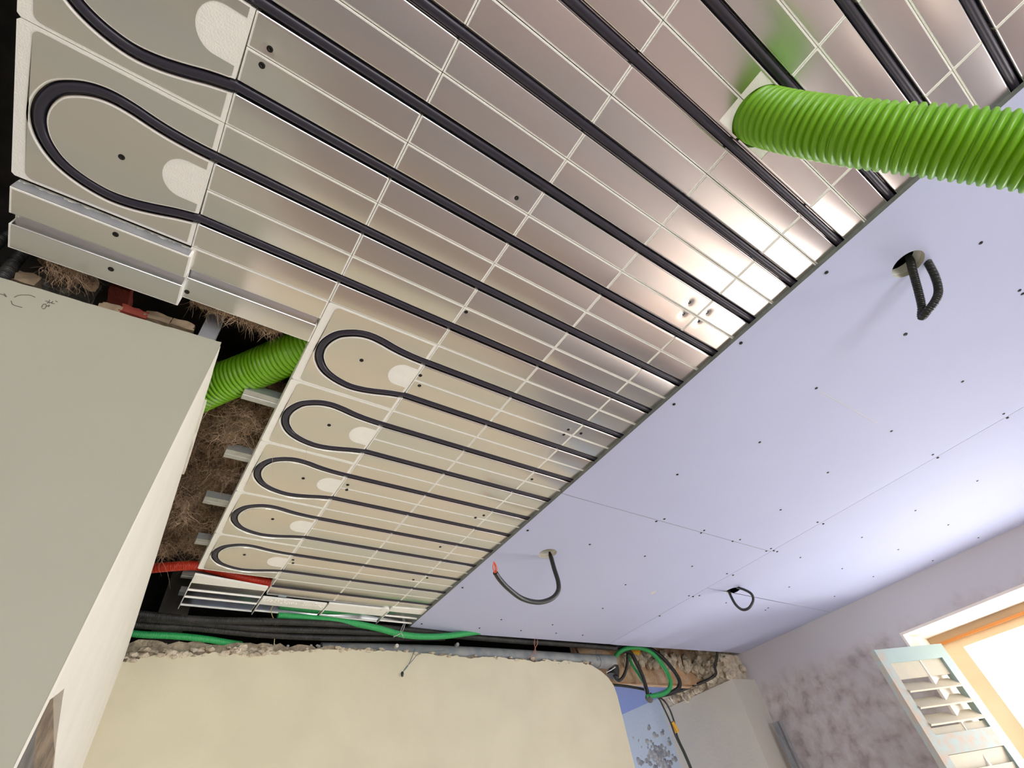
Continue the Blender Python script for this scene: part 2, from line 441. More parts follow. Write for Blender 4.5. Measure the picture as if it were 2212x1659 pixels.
# loose flap of plaster hanging from the top of the return
fl = [(.18, 2.470), (.23, 2.478), (.36, 2.476), (.44, 2.470), (.45, 2.452), (.40, 2.445), (.28, 2.452), (.2, 2.46)]
n = len(fl); vs = [ret_pt(s, z, .004) for s, z in fl] + [ret_pt(s, z, -.006) for s, z in fl]
MB().add(vs, [tuple(range(n)), tuple(range(n, 2 * n))[::-1]] + [(i, (i + 1) % n, n + (i + 1) % n, n + i) for i in range(n)]).build('plaster_flap', MT['white_plaster'], wr)

# pencil marks on the grey board
pm = MB()
for st in ([(0, 635), (8, 637), (14, 641), (9, 634)], [(31, 642), (40, 638), (52, 637), (66, 638), (76, 642)], [(24, 650), (27, 657), (36, 661), (48, 664)],
           [(98, 650), (104, 652), (102, 655)], [(107, 648), (106, 654), (112, 653)], [(114, 651), (112, 655), (118, 656)], [(120, 650), (124, 652)],
           [(90, 664), (93, 658), (98, 657), (100, 661), (96, 667), (91, 666)], [(100, 662), (107, 659), (105, 663)]):
    pts = [at_y(x, y, GY - .0004) for x, y in st]
    pm.tube(pts, .0006, 5)
pm.build('pencil_mark', MT['pencil'], wp)

# --- doorway on the right of the cream wall: thick pier, rough lintel, blue room behind
PX = 3.285
pr = MB()
pr.prism([(PX, 1.875), (XW, 1.862), (XW, 2.50), (PX + .03, 2.50)], 'z', 0, 2.33)
pier = struct(pr.build('wall_pier', MT['pier']))
rb = MB()
for k in range(130):
    t = random.random()
    x = PX + .02 + t * (XW - PX - .03); y = 1.885 + random.random() * .5
    if random.random() < .45: x = PX + .02 + random.random() * .02
    rb.blob((x, y, random.uniform(2.335, 2.475)), random.uniform(.012, .032), 2, .5, 1.6, k)
for k in range(70): rb.blob((PX + .022 + random.uniform(0, .012), random.uniform(1.90, 2.14), random.uniform(2.40, 2.475)), random.uniform(.010, .022), 2, .5, 1.6, k + 300)
for k in range(60): rb.blob((PX + .022 + random.uniform(0, .15), random.uniform(1.93, 2.14), random.uniform(2.47, 2.60)), random.uniform(.012, .028), 2, .5, 1.6, k + 500)
rb.box(PX + .03, XW, 1.90, 2.5, 2.33, 2.484); rb.box(PX + .03, XW, 1.94, 2.5, 2.484, 2.78)
rb.build('rubble_top', MT['rubble'], pier, smooth=True)
lt = MB()
gx, gz = 46, 14
vs = []
for j in range(gz + 1):
    for i in range(gx + 1):
        x = 2.30 + (PX + .12 - 2.30) * i / gx; z = 2.372 + .32 * j / gz
        vs.append((x, 2.13 + .028 * noise.noise(Vector((x * 9, z * 14, 1))) + .012 * noise.noise(Vector((x * 30, z * 40, 2))), z + .006 * noise.noise(Vector((x * 12, 0, 3)))))
fs = [(j * (gx + 1) + i, j * (gx + 1) + i + 1, (j + 1) * (gx + 1) + i + 1, (j + 1) * (gx + 1) + i) for j in range(gz) for i in range(gx)]
lt.add(vs, fs); lt.box(2.30, PX + .12, 2.165, 2.20, 2.372, 2.70)
lintel = struct(lt.build('wall_lintel', MT['lintel'], smooth=True))
sb_ = MB()
for k in range(80):
    x = random.uniform(2.62, 3.30); sb_.blob((x, 2.105 + random.uniform(-.02, .015), random.uniform(2.455, 2.53)), random.uniform(.012, .03), 2, .5, 1.7, k, (.8, .8, 1.2))
sb_.build('stone_teeth', MT['rubble'], lintel, smooth=True)
p = at_y(1372, 1406, 2.08); MB().blob(p, .026, 2, .5, 1.8, 5, (1.6, .8, 1)).build('foam', MT['tape'], lintel, smooth=True)
struct(MB().box(3.40, 3.46, 2.501, 5.09, 0, 2.8).build('wall_far_right', MT['bluewall']))
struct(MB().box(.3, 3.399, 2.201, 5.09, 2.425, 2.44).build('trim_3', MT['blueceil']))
mb = MB(); mb.box(.3, 1.6, 5.1, 5.2, 0, 2.8); mb.box(2.9, 3.4, 5.1, 5.2, 0, 2.8); mb.box(1.6, 2.9, 5.1, 5.2, 2.1, 2.8); mb.box(XL, .3, 5.1, 5.2, 0, 2.8)
struct(mb.build('wall_far_back', MT['bluewall']))
struct(MB().box(.2, .299, 2.14, 5.09, 0, 2.8).build('wall_far_left', MT['slab']))
portal('sky portal 4', (2.25, 5.19, 1.05), (math.radians(-90), 0, 0), 1.3, 2.1)
# patch of bare render on the blue wall
pb = MB()
for k in range(170):
    c = at_x(1422 + random.gauss(0, 20), 1640 + random.gauss(0, 26), 3.40)
    pb.blob((3.402, c.y, c.z), random.uniform(.008, .026), 1, .6, 1.5, k, (.22, 1, 1))
pb.build('bare_render', MT['bare'], bpy.data.objects['wall_far_right'], smooth=True)

# ------------------------------------------------------------------ window and shutter
FX = XW + .315
win = bpy.data.objects.new('window_1', None); COL.objects.link(win); win['kind'] = 'structure'
ztop = at_x(2040, 1388, FX).z; yl = at_x(2040, 1388, FX).y
gz_ = at_x(2085, 1398, FX + .03).z; gy_ = at_x(2085, 1398, FX + .03).y
sub(MB().box(FX - .012, FX + .09, WY0, WY1, ztop + .004, WZ1).build('timber_lintel', MT['lintel_wood']), win)
sub(MB().box(FX - .018, FX + .02, WY0, yl + .04, ztop - .008, ztop + .004).build('drip_moulding', MT['orange_wood']), win)
sub(MB().box(FX + .005, FX + .06, WY0, yl + .05, gz_, ztop - .008).build('top_rail', MT['frame_wood']), win)
sub(MB().box(FX + .005, FX + .06, gy_, WY1 - .012, WZ0, gz_).build('stile', MT['frame_wood']), win)
sub(MB().box(FX + .005, FX + .06, WY0, WY0 + .09, WZ0, gz_).build('stile', MT['frame_wood']), win)
sub(MB().box(FX + .005, FX + .06, WY0 + .09, gy_, WZ0, WZ0 + .09).build('bottom_rail', MT['frame_wood']), win)
mid = (WY0 + gy_) / 2
sub(MB().box(FX + .005, FX + .06, mid - .045, mid + .045, WZ0 + .09, gz_).build('meeting_stile', MT['frame_wood']), win)
zt = at_x(2200, 1605, FX + .03).z
for y0, y1 in ((WY0 + .09, mid - .045), (mid + .045, gy_)):
    sub(MB().box(FX + .012, FX + .05, y0, y1, zt - .012, zt + .010).build('glazing_bar', MT['bluewall']), win)
    sub(MB().box(FX + .030, FX + .034, y0, y1, zt + .010, gz_).build('pane', MT['glass']), win)
    sub(MB().box(FX + .030, FX + .034, y0, y1, WZ0 + .09, zt - .012).build('pane', MT['glass']), win)

ZS = 2.20
H_, E_ = at_z(2033, 1390, ZS), at_z(1888, 1404, ZS)       # hinge side and free side of the leaf
sd = (E_ - H_); SW = sd.length; sd.normalize(); sn = Vector((-sd.y, sd.x, 0))
if sn.dot(Vector(CAM) - H_) < 0: sn = -sn                   # towards the room
sh = thing('window_shutter', 'faded blue-green louvred wooden shutter leaf swung open beside the window', 'shutter', (E_.x, E_.y, .6))


def sbox(a0, a1, z0, z1, d0, d1, name, m_, parent=None):
    c = H_ + sd * (a0 + a1) / 2 + sn * (d0 + d1) / 2; c.z = (z0 + z1) / 2
    o = MB().obox(c, sd * (a1 - a0) / 2, sn * (d1 - d0) / 2, (0, 0, (z1 - z0) / 2)).build(name, m_)
    if parent is None: sub(o, sh)
    else: o.parent = parent
    return o


def shz(x, y):                                              # height and distance along the leaf of a seen point
    d = Vector(ray(x, y)); c = Vector(CAM); t = (H_ - c).dot(sn) / d.dot(sn); p = c + d * t
    return p.z, (p - Vector((H_.x, H_.y, p.z))).dot(sd)


SB = .62
st = .058
z1_ = shz(1978, 1426)[0]; z2_ = shz(2085, 1578)[0]; z3_ = shz(2100, 1622)[0]
sbox(0, st, SB, ZS, -.034, 0, 'stile', MT['shutter']); sbox(SW - .05, SW, SB, ZS, -.034, 0, 'stile', MT['worn_wood'])
sbox(st, SW - .05, z1_, ZS, -.034, 0, 'rail', MT['shutter']); sbox(st, SW - .05, z3_, z2_, -.034, 0, 'rail', MT['worn_wood'])
sbox(st, SW - .05, SB, SB + .1, -.034, 0, 'rail', MT['shutter'])
# fixed top strip, three open slats and a closed one, as the louvres stand
tz = [shz(1985, 1460)[0], shz(1985, 1478)[0], shz(2010, 1512)[0], shz(2030, 1548)[0], shz(2055, 1570)[0]]


def slat(zc, tilt, half, name='slat'):
    a = math.radians(tilt); hv = sn * math.sin(a) * half + Vector((0, 0, math.cos(a) * half))
    tv = sn * math.cos(a) * .004 - Vector((0, 0, math.sin(a) * .004))
    c = H_ + sd * ((SW + st - .05) / 2) - sn * .017; c.z = zc
    sub(MB().obox(c, sd * ((SW - st - .05) / 2 - .001), hv, tv).build(name, MT['slat']), sh)


slat((z1_ + tz[0]) / 2, 0, (z1_ - tz[0]) / 2 + .004)
for zc in tz[1:4]: slat(zc - .006, -50, .034)
slat((tz[3] - .036 + z2_) / 2, 0, (tz[3] - .036 - z2_) / 2)
zz_ = z3_ - .03
while zz_ > SB + .13:
    slat(zz_, 12, .03); zz_ -= .058

# ------------------------------------------------------------------ heating panels
PT = .028            # thickness of the polystyrene
RIM = .0036
GW = .0098           # half width of the pipe groove
ORD = ['first', 'second', 'third', 'fourth', 'fifth', 'sixth', 'seventh', 'eighth', 'ninth', 'tenth', 'eleventh', 'twelfth', 'thirteenth', 'fourteenth', 'fifteenth', 'sixteenth', 'seventeenth', 'eighteenth', 'nineteenth', 'twentieth', 'twenty-first', 'twenty-second']


def lip(sgn):
    """groove lip, from flat plate to groove wall (y, z)"""
    r = .0032; out = []
    for k in range(5):
        a = math.pi / 2 * k / 4
        out.append((sgn * (GW + r - r * math.sin(a)), r - r * math.cos(a) - .0006))
    return out


def panel_body(x0=0.0, x1=CELL):
    b = .0007; y = P / 2 - .0006; g = GW + .0012
    prof = [(-y, b), (-y + b, 0), (-g, 0), (-g, .019), (g, .019), (g, 0), (y - b, 0), (y, b), (y, PT), (-y, PT)]
    return MB().prism(prof, 'x', x0 + .0006, x1 - .0006)


def panel_plate(x0=0.0, x1=CELL, lo=True, hi=True, dents=()):
    """folded aluminium sheet: two flats and the groove between them"""
    L = lip(-1); Rr = lip(1)
    ys = []
    nflat = 26 if dents else 1
    e = P / 2 - RIM
    fl = [(-e, -.0006)] + [(-e + (e - GW - .0032) * k / nflat, -.0006) for k in range(1, nflat)] if nflat > 1 else [(-e, -.0006)]
    fr_ = [(-y, z) for y, z in fl[::-1]]
    prof = fl + L + [(-GW, .0165), (GW, .0165)] + Rr[::-1] + fr_
    nx = 110 if dents else 1
    mb_ = MB(); vs = []
    for i in range(nx + 1):
        x = x0 + RIM + (x1 - x0 - 2 * RIM) * i / nx
        for (y, z) in prof:
            dz = 0
            if abs(y) > GW + .003:
                for (dx, dy, amp, sg) in dents:
                    q = math.hypot(x - dx, y - dy); dz += amp * math.exp(-q / sg)
            vs.append((x, y, z + dz))
    m_ = len(prof)
    fs = [(i * m_ + k, i * m_ + k + 1, (i + 1) * m_ + k + 1, (i + 1) * m_ + k) for i in range(nx) for k in range(m_ - 1)]
    return mb_.add(vs, fs)


BODY = panel_body().mesh('panel body'); BODY.materials.append(MT['eps'])
dbm = MB(); yy = P / 2 - .0006; gg = GW + .0012; rr_ = yy - RIM - .0004
dbm.prism([(-yy, .0007), (-yy + .0007, 0), (-rr_, 0), (-rr_, .006), (-gg, .006), (-gg, .019), (gg, .019), (gg, .006), (rr_, .006), (rr_, 0), (yy - .0007, 0), (yy, .0007), (yy, PT), (-yy, PT)], 'x', .0006, CELL - .0006)
for xa, xb in ((.0006, RIM + .0004), (CELL - RIM - .0004, CELL - .0006)):
    dbm.box(xa, xb, -rr_, -gg, 0, .006); dbm.box(xa, xb, gg, rr_, 0, .006)
DBODY = dbm.mesh('panel body'); DBODY.materials.append(MT['eps'])
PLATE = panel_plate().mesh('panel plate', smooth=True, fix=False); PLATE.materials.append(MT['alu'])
scr = MB().lathe([(.0001, .0002), (.0012, -.0001), (.0022, -.0012), (.0038, -.0011), (.0046, -.0004), (.0047, .002)], (0, 0, 0), seg=14).mesh('screw', smooth=True)
scr.materials.append(MT['screw'])

SCREWS = [(263, 339), (583, 106), (566, 141), (1345, 199), (1116, 428), (1007, 674), (1490, 654), (1477, 679), (1528.5, 676), (1510, 694.6), (781, 778), (711, 918), (655, 1033), (589, 1121), (528, 1198),
          (908, 811), (906, 833), (1228, 928), (1218, 939), (1255, 936), (1149, 1035), (751, 1047), (749, 1058), (1045, 1113), (1027, 1118), (951, 1181), (633, 1209), (633, 1216), (893, 1252), (923, 1248)]
DENTED = {(583, 106): .0016, (1345, 199): .0028, (1116, 428): .0020, (1007, 674): .0018, (1490, 654): .0034, (1477, 679): .0034, (1528.5, 676): .0042, (1510, 694.6): .0034,
          (1228, 928): .0012, (1218, 939): .0012, (908, 811): .0012, (906, 833): .0012}


def screws_in(x0, x1, y0, y1):
    out = []
    for s in SCREWS:
        p = at_z(s[0], s[1], ZC)
        if x0 <= p.x < x1 and y0 <= p.y < y1: out.append((p.x, p.y, s))
    return out


def add_screws(root, lst, z):
    for (x, y, s) in lst:
        o = link('screw', scr, None, root)
        dz = DENTED.get(s, 0) * .85
        o.location = (x - root.location.x, y - root.location.y, z - root.location.z - .0008 + dz)


HOLE = (.757, -.240, .0515)          # centre and radius of the hole for the green duct
CUT = (.694, .822, -.286, -.193)     # where the sheet has been cut away round it


def cut_panel(loc, ui, vi):
    """panel with one corner cut for the duct; local origin at its left end, mid-width"""
    x0, yc = loc[0], loc[1]
    near = 1 if vi == -3 else -1                        # side of the panel that holds the hole
    b = MB(); y = P / 2 - .0006; g = GW + .0012
    # far half and groove back
    s = -near
    b.prism([(s * y, 0), (s * g, 0), (s * g, .019), (-s * g, .019), (-s * g, PT), (s * y, PT)], 'x', .0006, CELL - .0006)
    # near half with the round bite
    cx, cy = HOLE[0] - x0, HOLE[1] - yc; r = HOLE[2]
    yi, yo = near * g, near * y
    arc = []
    for k in range(97):
        a = 2 * math.pi * k / 96; px_, py_ = cx + r * math.cos(a), cy + r * math.sin(a)
        if .0006 <= px_ <= CELL - .0006 and min(yi, yo) <= py_ <= max(yi, yo): arc.append((a, px_, py_))
    pts2 = [(q[1], q[2]) for q in sorted(arc, key=lambda q: q[1])]
    if cx > CELL / 2:       # hole at the right end
        poly = [(.0006, yo), (.0006, yi), (CELL - .0006, yi)]
        seq = sorted(pts2, key=lambda q: q[0])
        poly = [(.0006, yo), (.0006, yi)] + [(CELL - .0006, yi)] + seq[::-1] + [(seq[0][0], yo)]
    else:
        seq = sorted(pts2, key=lambda q: -q[0])
        poly = [(CELL - .0006, yo), (CELL - .0006, yi)] + [(.0006, yi)] + seq[::-1] + [(seq[0][0], yo)]
    b.prism(poly, 'z', 0, PT)
    root = b.build('heating_panel', MT['eps'], ceil); root.location = loc
    # sheet: far flat + groove whole, near flat shortened
    L = lip(s); e = P / 2 - RIM
    pl = MB()
    prof = [(s * e, -.0006)] + L + [(s * GW, .0165), (-s * GW, .0165)] + lip(-s)[::-1] + [(-s * (GW + .0045), -.0006)]
    m_ = len(prof); vs = [(x, q[0], q[1]) for x in (RIM, CELL - RIM) for q in prof]
    pl.add(vs, [(k, k + 1, m_ + k + 1, m_ + k) for k in range(m_ - 1)])
    if cx > CELL / 2: xa, xb = RIM, CUT[0] - x0
    else: xa, xb = CUT[1] - x0, CELL - RIM
    ya, yb = near * (GW + .0045), near * e
    pl.add([(xa, ya, -.0006), (xb, ya, -.0006), (xb, yb, -.0006), (xa, yb, -.0006)], [(0, 1, 2, 3)])
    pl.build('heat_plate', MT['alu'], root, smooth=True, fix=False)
    return root


def straight_panel(ui, vi, z=ZC):
    x0, yc = ui * CELL, (vi + .5) * P
    sc_ = screws_in(x0, x0 + CELL, vi * P, (vi + 1) * P) if z == ZC else []
    if vi in (-2, -3) and ui in (2, 3):
        t = cut_panel((x0, yc, z), ui, vi)
    else:
        dents = [(sx - x0, sy - yc, DENTED[s], .0055) for sx, sy, s in sc_ if s in DENTED]
        t = link('heating_panel', DBODY if dents else BODY, None, ceil); t.location = (x0, yc, z)
        if dents:
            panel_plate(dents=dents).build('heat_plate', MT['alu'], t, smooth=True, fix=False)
        else:
            link('heat_plate', PLATE, None, t)
    add_screws(t, sc_, z)
    return t


panels = {}
for vi in range(-6, 15):
    for ui in range(0, 5):
        if vi >= 4 and ui < 2 and not (ui == 1 and vi < 4):
            continue
        if vi >= 4 and ui == 1: continue
        panels[(ui, vi)] = straight_panel(ui, vi)
# bare offcuts beside the partition: one level, one hanging lower
o = straight_panel(0, 4)
t = link('heating_panel', BODY, None, ceil); t.location = (-.2425, 4.56 * P, 2.4795); t['label'] = 'lowered panel strip with an empty groove above the grey partition'
link('heat_plate', PLATE, None, t)
for q in ((250, 506), (240, 581)):
    p = at_z(q[0], q[1], 2.4795); s_ = link('screw', scr, None, t); s_.location = (p.x - t.location.x, p.y - t.location.y, -.0008)
p = at_z(404, 630, ZC); s_ = link('screw', scr, None, o); s_.location = (p.x - o.location.x, p.y - o.location.y, -.0008)
mb = MB(); pr_ = []
for k in range(121):                      # ragged cut sheet folded over the near edge of the lowered strip
    pr_.append((-.2415 + .2445 * k / 120, 2.4795 + .021 + .004 * noise.noise(Vector((k * .17, 0, 4))) + .003 * noise.noise(Vector((k * .6, 0, 9)))))
mb.prism([(-.2415, 2.4805)] + pr_ + [(.003, 2.4805)], 'y', 4.06 * P - .0006, 4.06 * P + .0002)
sub(mb.build('torn_edge', MT['zinc_dull']), t)

# end panels in which the pipe turns round
CTR = [(u * CELL, v * P) for u, v in ((0, .51), (-.13, .57), (-.26, .65), (-.37, .705), (-.475, .73), (-.56, .715), (-.66, .66), (-.75, .57), (-.815, .45), (-.868, .27), (-.889, .05), (-.872, -.17),
                                      (-.82, -.375), (-.75, -.495), (-.66, -.585), (-.565, -.618), (-.46, -.60), (-.35, -.555), (-.25, -.525), (-.12, -.505), (0, -.5))]


def smooth_path(pts, n):
    pts = [Vector((*p, 0)) for p in pts]; out = []
    for k in range(len(pts) - 1):
        p1, p2 = pts[k], pts[k + 1]; p0 = pts[k - 1] if k else p1 * 2 - p2; p3 = pts[k + 2] if k + 2 < len(pts) else p2 * 2 - p1
        for i in range(n):
            t = i / n
            out.append(.5 * ((2 * p1) + (p2 - p0) * t + (2 * p0 - 5 * p1 + 4 * p2 - p3) * t * t + (3 * p1 - p0 - 3 * p2 + p3) * t ** 3))
    out.append(pts[-1]); return [(p.x, p.y) for p in out]


CS = smooth_path(CTR, 4)


def offset(path, d):
    out = []
    for i, p in enumerate(path):
        a = path[max(0, i - 1)]; b = path[min(len(path) - 1, i + 1)]
        tx, ty = b[0] - a[0], b[1] - a[1]; l = math.hypot(tx, ty); out.append((p[0] - ty / l * d, p[1] + tx / l * d))
    return out


def loop_meshes():
    e = .0006; W = P - .0006; XL_ = -CELL + .0006
    # path runs from the upper leg round to the lower one; outside of the bend is on its right-hand side
    def outer_inner(d):
        a, b2 = offset(CS, d), offset(CS, -d)
        return (a, b2) if min(p[0] for p in a) < min(p[0] for p in b2) else (b2, a)
    og, ig = outer_inner(GW + .0012)
    og = [(min(x, -e), y) for x, y in og]; ig = [(min(x, -e), y) for x, y in ig]
    body = MB()
    body.prism([(-e, W), (XL_ + .004, W), (XL_, W - .004), (XL_, -W + .004), (XL_ + .004, -W), (-e, -W)] + og[::-1], 'z', 0, .0165)
    body.prism(ig, 'z', 0, .0165)
    body.box(XL_, -e, -W, W, .0166, PT)
    bo = body.mesh('loop body'); bo.materials.append(MT['eps'])
    z = -.0006; plate = MB()
    op, ip = outer_inner(GW + .0030)
    xr = -.0075
    op = [(min(x, xr), y) for x, y in op]; ip = [(min(x, xr), y) for x, y in ip]
    rr = .010; w2 = P - .0058; xl = XL_ + .0165
    corner = lambda cx, cy, a0: [(cx + rr * math.cos(a0 + math.pi / 2 * k / 5), cy + rr * math.sin(a0 + math.pi / 2 * k / 5)) for k in range(6)]
    poly = [(xr, w2)] + corner(xl + rr, w2 - rr, math.pi / 2) + corner(xl + rr, -w2 + rr, math.pi) + [(xr, -w2)]
    o2 = poly + op[::-1]
    plate.add([(x, y, z) for x, y in o2], [tuple(range(len(o2)))])
    # inner tongue with the rounded white cut-out
    disc = []
    for k in range(19):
        a = math.pi * k / 18; disc.append((-.034 - .030 * math.sin(a), -.034 * math.cos(a)))
    i2 = ip + [(xr, -.034)] + disc + [(xr, .034)]
    plate.add([(x, y, z) for x, y in i2], [tuple(range(len(i2)))])
    # rounded lips running down into the groove
    for sgn, ed in ((1, op), (-1, ip)):
        a_o = [outer_inner(GW + .0030 - .0032 * (1 - math.cos(math.pi / 2 * k / 3)))[0 if sgn > 0 else 1] for k in range(4)]
        zs = [z + .0030 * math.sin(math.pi / 2 * k / 3) for k in range(4)]
        rows = [[(min(x, xr), y, zs[k]) for x, y in a_o[k]] for k in range(4)] + [[(min(x, xr), y, .0155) for x, y in a_o[3]]]
        nn = len(rows[0]); vs = [p for r_ in rows for p in r_]
        plate.add(vs, [(k * nn + i, k * nn + i + 1, (k + 1) * nn + i + 1, (k + 1) * nn + i) for k in range(4) for i in range(nn - 1)])
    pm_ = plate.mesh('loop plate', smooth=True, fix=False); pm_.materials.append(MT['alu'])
    return bo, pm_


LBODY, LPLATE = loop_meshes()
LOOPS = [(2, 13), (2, 11), (2, 9), (2, 7), (2, 5), (0, 3), (0, 1), (0, -1), (0, -3), (0, -5)]
for k, (uj, vc) in enumerate(LOOPS):
    t = link('pipe_bend_panel', LBODY, None, ceil); t.location = (uj * CELL, vc * P, ZC)
    link('heat_plate', LPLATE, None, t)
    add_screws(t, screws_in(uj * CELL - CELL, uj * CELL, (vc - 1) * P, (vc + 1) * P), ZC)

# ------------------------------------------------------------------ heating pipes
PR, PZ = .0082, ZC + .0078
for k, (uj, vc) in enumerate(LOOPS):
    path = [(1.26, vc * P + .5 * P)] + [(uj * CELL + x, vc * P + y) for x, y in CS] + [(1.26, vc * P - .5 * P)]
    pts = [(path[0][0], path[0][1], PZ), (uj * CELL + .3, path[0][1], PZ), (uj * CELL + .02, path[0][1], PZ)] + [(x, y, PZ) for x, y in path[1:-1]] + [(uj * CELL + .02, path[-1][1], PZ), (uj * CELL + .3, path[-1][1], PZ), (path[-1][0], path[-1][1], PZ)]
    o = MB().tube(pts, PR, 14, step=.006).build('heating_pipe', MT['pipe'], smooth=True)
    if uj == 2: lab = 'black heating pipe bent back at the loop nearest the cream wall' if k == 0 else f'black heating pipe bent back at the {ORD[k]} loop from the cream wall'
    elif vc == 3: lab = 'black heating pipe with the large whole loop near the left edge of the picture'
    elif vc == 1: lab = 'black heating pipe whose bend is cut off by the top left of the picture'
    else: lab = {-1: 'pair of black heating pipe runs just left of the upper green duct', -3: 'black heating pipe that runs behind the upper green duct on its right', -5: 'black heating pipe crossing the top right corner of the picture'}[vc]
    tag(o, lab, 'pipe', 'black heating pipes in the ceiling')
o = MB().tube([(2 * CELL + .004, 14.5 * P, PZ), (.9, 14.5 * P, PZ), (1.26, 14.5 * P, PZ)], PR, 14, step=.02).build('heating_pipe', MT['pipe'], smooth=True)
tag(o, 'single straight black heating pipe nearest the cream wall', 'pipe', 'black heating pipes in the ceiling')

# ------------------------------------------------------------------ unfinished strips along the cream wall
def wall_strip(u0, u1, va, va2, vb, vd, z, ribs):
    """polystyrene strip with a bare white band (va-vb) and narrow sheets between ribs"""
    x0, x1 = u0 * CELL + .001, u1 * CELL - .001
    t = MB().prism([(x0, va * P), (x1, va2 * P), (x1, vd * P), (x0, vd * P)], 'z', z + .002, z + .006).build('cut_panel', MT['eps'], ceil)
    MB().prism([(x0, va * P), (x1, va2 * P), (x1, vb * P), (x0, vb * P)], 'z', z - .001, z + .0019).build('bare_band', MT['eps'], t)
    edges = [vb] + ribs + [vd]
    for a, b_ in zip(edges, edges[1:]):
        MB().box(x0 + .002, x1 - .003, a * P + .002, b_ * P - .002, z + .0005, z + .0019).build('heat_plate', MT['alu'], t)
    for r_ in ribs + [vd]:
        MB().box(x0, x1, r_ * P - .002, r_ * P + .002, z - .0025, z + .0019).build('rib', MT['eps'], t)
    MB().box(x0 - .001, x0 + .002, vb * P, vd * P + .03, z - .004, z + .0019).build('rib', MT['eps'], t)
    return t


ta = wall_strip(1, 1.97, 14.28, 14.55, 14.78, 16.28, 2.496, [15.25, 15.72])
wall_strip(1.985, 2.94, 15.22, 15.22, 15.70, 16.2, 2.496, [])
wall_strip(2.955, 3.95, 15.15, 15.12, 15.66, 16.14, 2.496, [])
wall_strip(3.965, 4.60, 14.93, 14.85, 15.25, 16.05, 2.497, [15.62])
cr_ = MB()
for k in range(80):
    x = random.uniform(.50, .735); cr_.blob((x, 15.22 * P + random.uniform(0, .03), 2.4955), random.uniform(.0015, .0035), 1, .4, 2, k)
tag(cr_.build('polystyrene_crumbs', MT['eps']), 'crumbled white polystyrene along the edge of a cut strip', 'crumbs', kind='stuff')

# round white stub beside the last strip
o = MB().lathe([(.001, -.002), (.016, -.002), (.017, 0), (.017, .03), (.001, .03)], at_z(832, 1318, 2.495), seg=18).build('round_stub', MT['eps'], smooth=True)
tag(o, 'small round white stub at the end of the row of cut strips', 'stub')

# ------------------------------------------------------------------ steel rails above the panels
for k, v in enumerate((5.05, 7.04, 9.03, 11.0, 13.0, 15.02)):
    xs = {0: .18, 1: .172, 2: .188, 3: .187, 4: .213, 5: .218}[k]
    z = ZC + PT + .0012; h = .0215; w_ = .018
    prof = [(-w_, h), (-w_, 0), (-.003, 0), (-.002, .0012), (.002, .0012), (.003, 0), (w_, 0), (w_, h), (w_ - .0012, h), (w_ - .0012, .0024), (-w_ + .0012, .0024), (-w_ + .0012, h)]
    o = MB().prism([(v * P + y, z + q) for y, q in prof], 'x', xs, 1.4).build('ceiling_rail', MT['zinc'])
    if k == 0: lab = 'galvanised ceiling rail hidden beside the lower green duct'
    elif k == 5: lab = 'galvanised ceiling rail beside the red conduit'
    else: lab = f'galvanised ceiling rail end poking out over the wool, {ORD[k - 1]} below the green duct'
    tag(o, lab, 'rail', 'galvanised ceiling rails')
z = 2.503
o = MB().prism([(15.02 * P + y, z + q) for y, q in ((-.012, .018), (-.012, 0), (.014, 0), (.014, .018), (.0128, .018), (.0128, .0012), (-.0108, .0012), (-.0108, .018))], 'x', .505, 1.02).build('edge_rail', MT['zinc_dull'])
tag(o, 'dull steel edge rail in the slot along the last heating pipe', 'rail')
p = at_z(612, 1285, 2.502)
tag(MB().box(p.x - .014, p.x + .014, p.y - .014, p.y + .014, 2.4995, 2.5025).build('film_patch', MT['bluetape']), 'pale bluish patch of film on the dull edge rail', 'film')
o = MB().prism([(16.1 * P + y, 2.525 + q) for y, q in ((-.015, .02), (-.015, 0), (.015, 0), (.015, .02), (.0138, .02), (.0138, .0012), (-.0138, .0012), (-.0138, .02))], 'x', .235, .9).build('ceiling_rail', MT['zinc'])
tag(o, 'galvanised ceiling rail nearest the cream wall, beside the black conduits', 'rail', 'galvanised ceiling rails')

# ------------------------------------------------------------------ plasterboards
BX0, BXM, BX1 = 1.144, 2.340, XW - .001
def circ(p, r, n=40): return [(p.x + r * math.cos(2 * math.pi * k / n), p.y + r * math.sin(2 * math.pi * k / n)) for k in range(n)]
h1, h2, h3 = at_z(1962, 571, ZB), at_z(1183, 1196, ZB), at_z(1583, 1276, ZB)
HR = .036
YB = [-3.0, .836, 2.0]
g = .0008
BYE = lambda x: np.interp(x, [1.144, 1.66, 2.31, 3.3, 3.5], [1.968, 1.940, 1.925, 1.878, 1.868])
YJ = 1.205          # butt joint of the far strip
boards = [
    ([(BX0, -1.01), (BXM - g, -1.01), (BXM - g, .836 - g), (BX0, .836 - g)], [h1], 'large lilac plasterboard with the ribbed cable loop hanging from it'),
    ([(BX0, .836 + g), (BXM - g, .836 + g), (BXM - g, BYE(BXM)), (BX0, BYE(BX0))], [h2], 'lilac plasterboard with the hanging cable that ends in orange wires'),
    ([(BXM + g, -1.01), (BX1, -1.01), (BX1, YJ - g), (BXM + g, YJ - g)], [], 'bright lilac plasterboard strip above the window wall'),
    ([(BXM + g, YJ + g), (BX1, YJ + g), (BX1, BYE(BX1)), (BXM + g, BYE(BXM))], [h3], 'lilac plasterboard in the far corner with the small black cable loop'),
]
BO = []
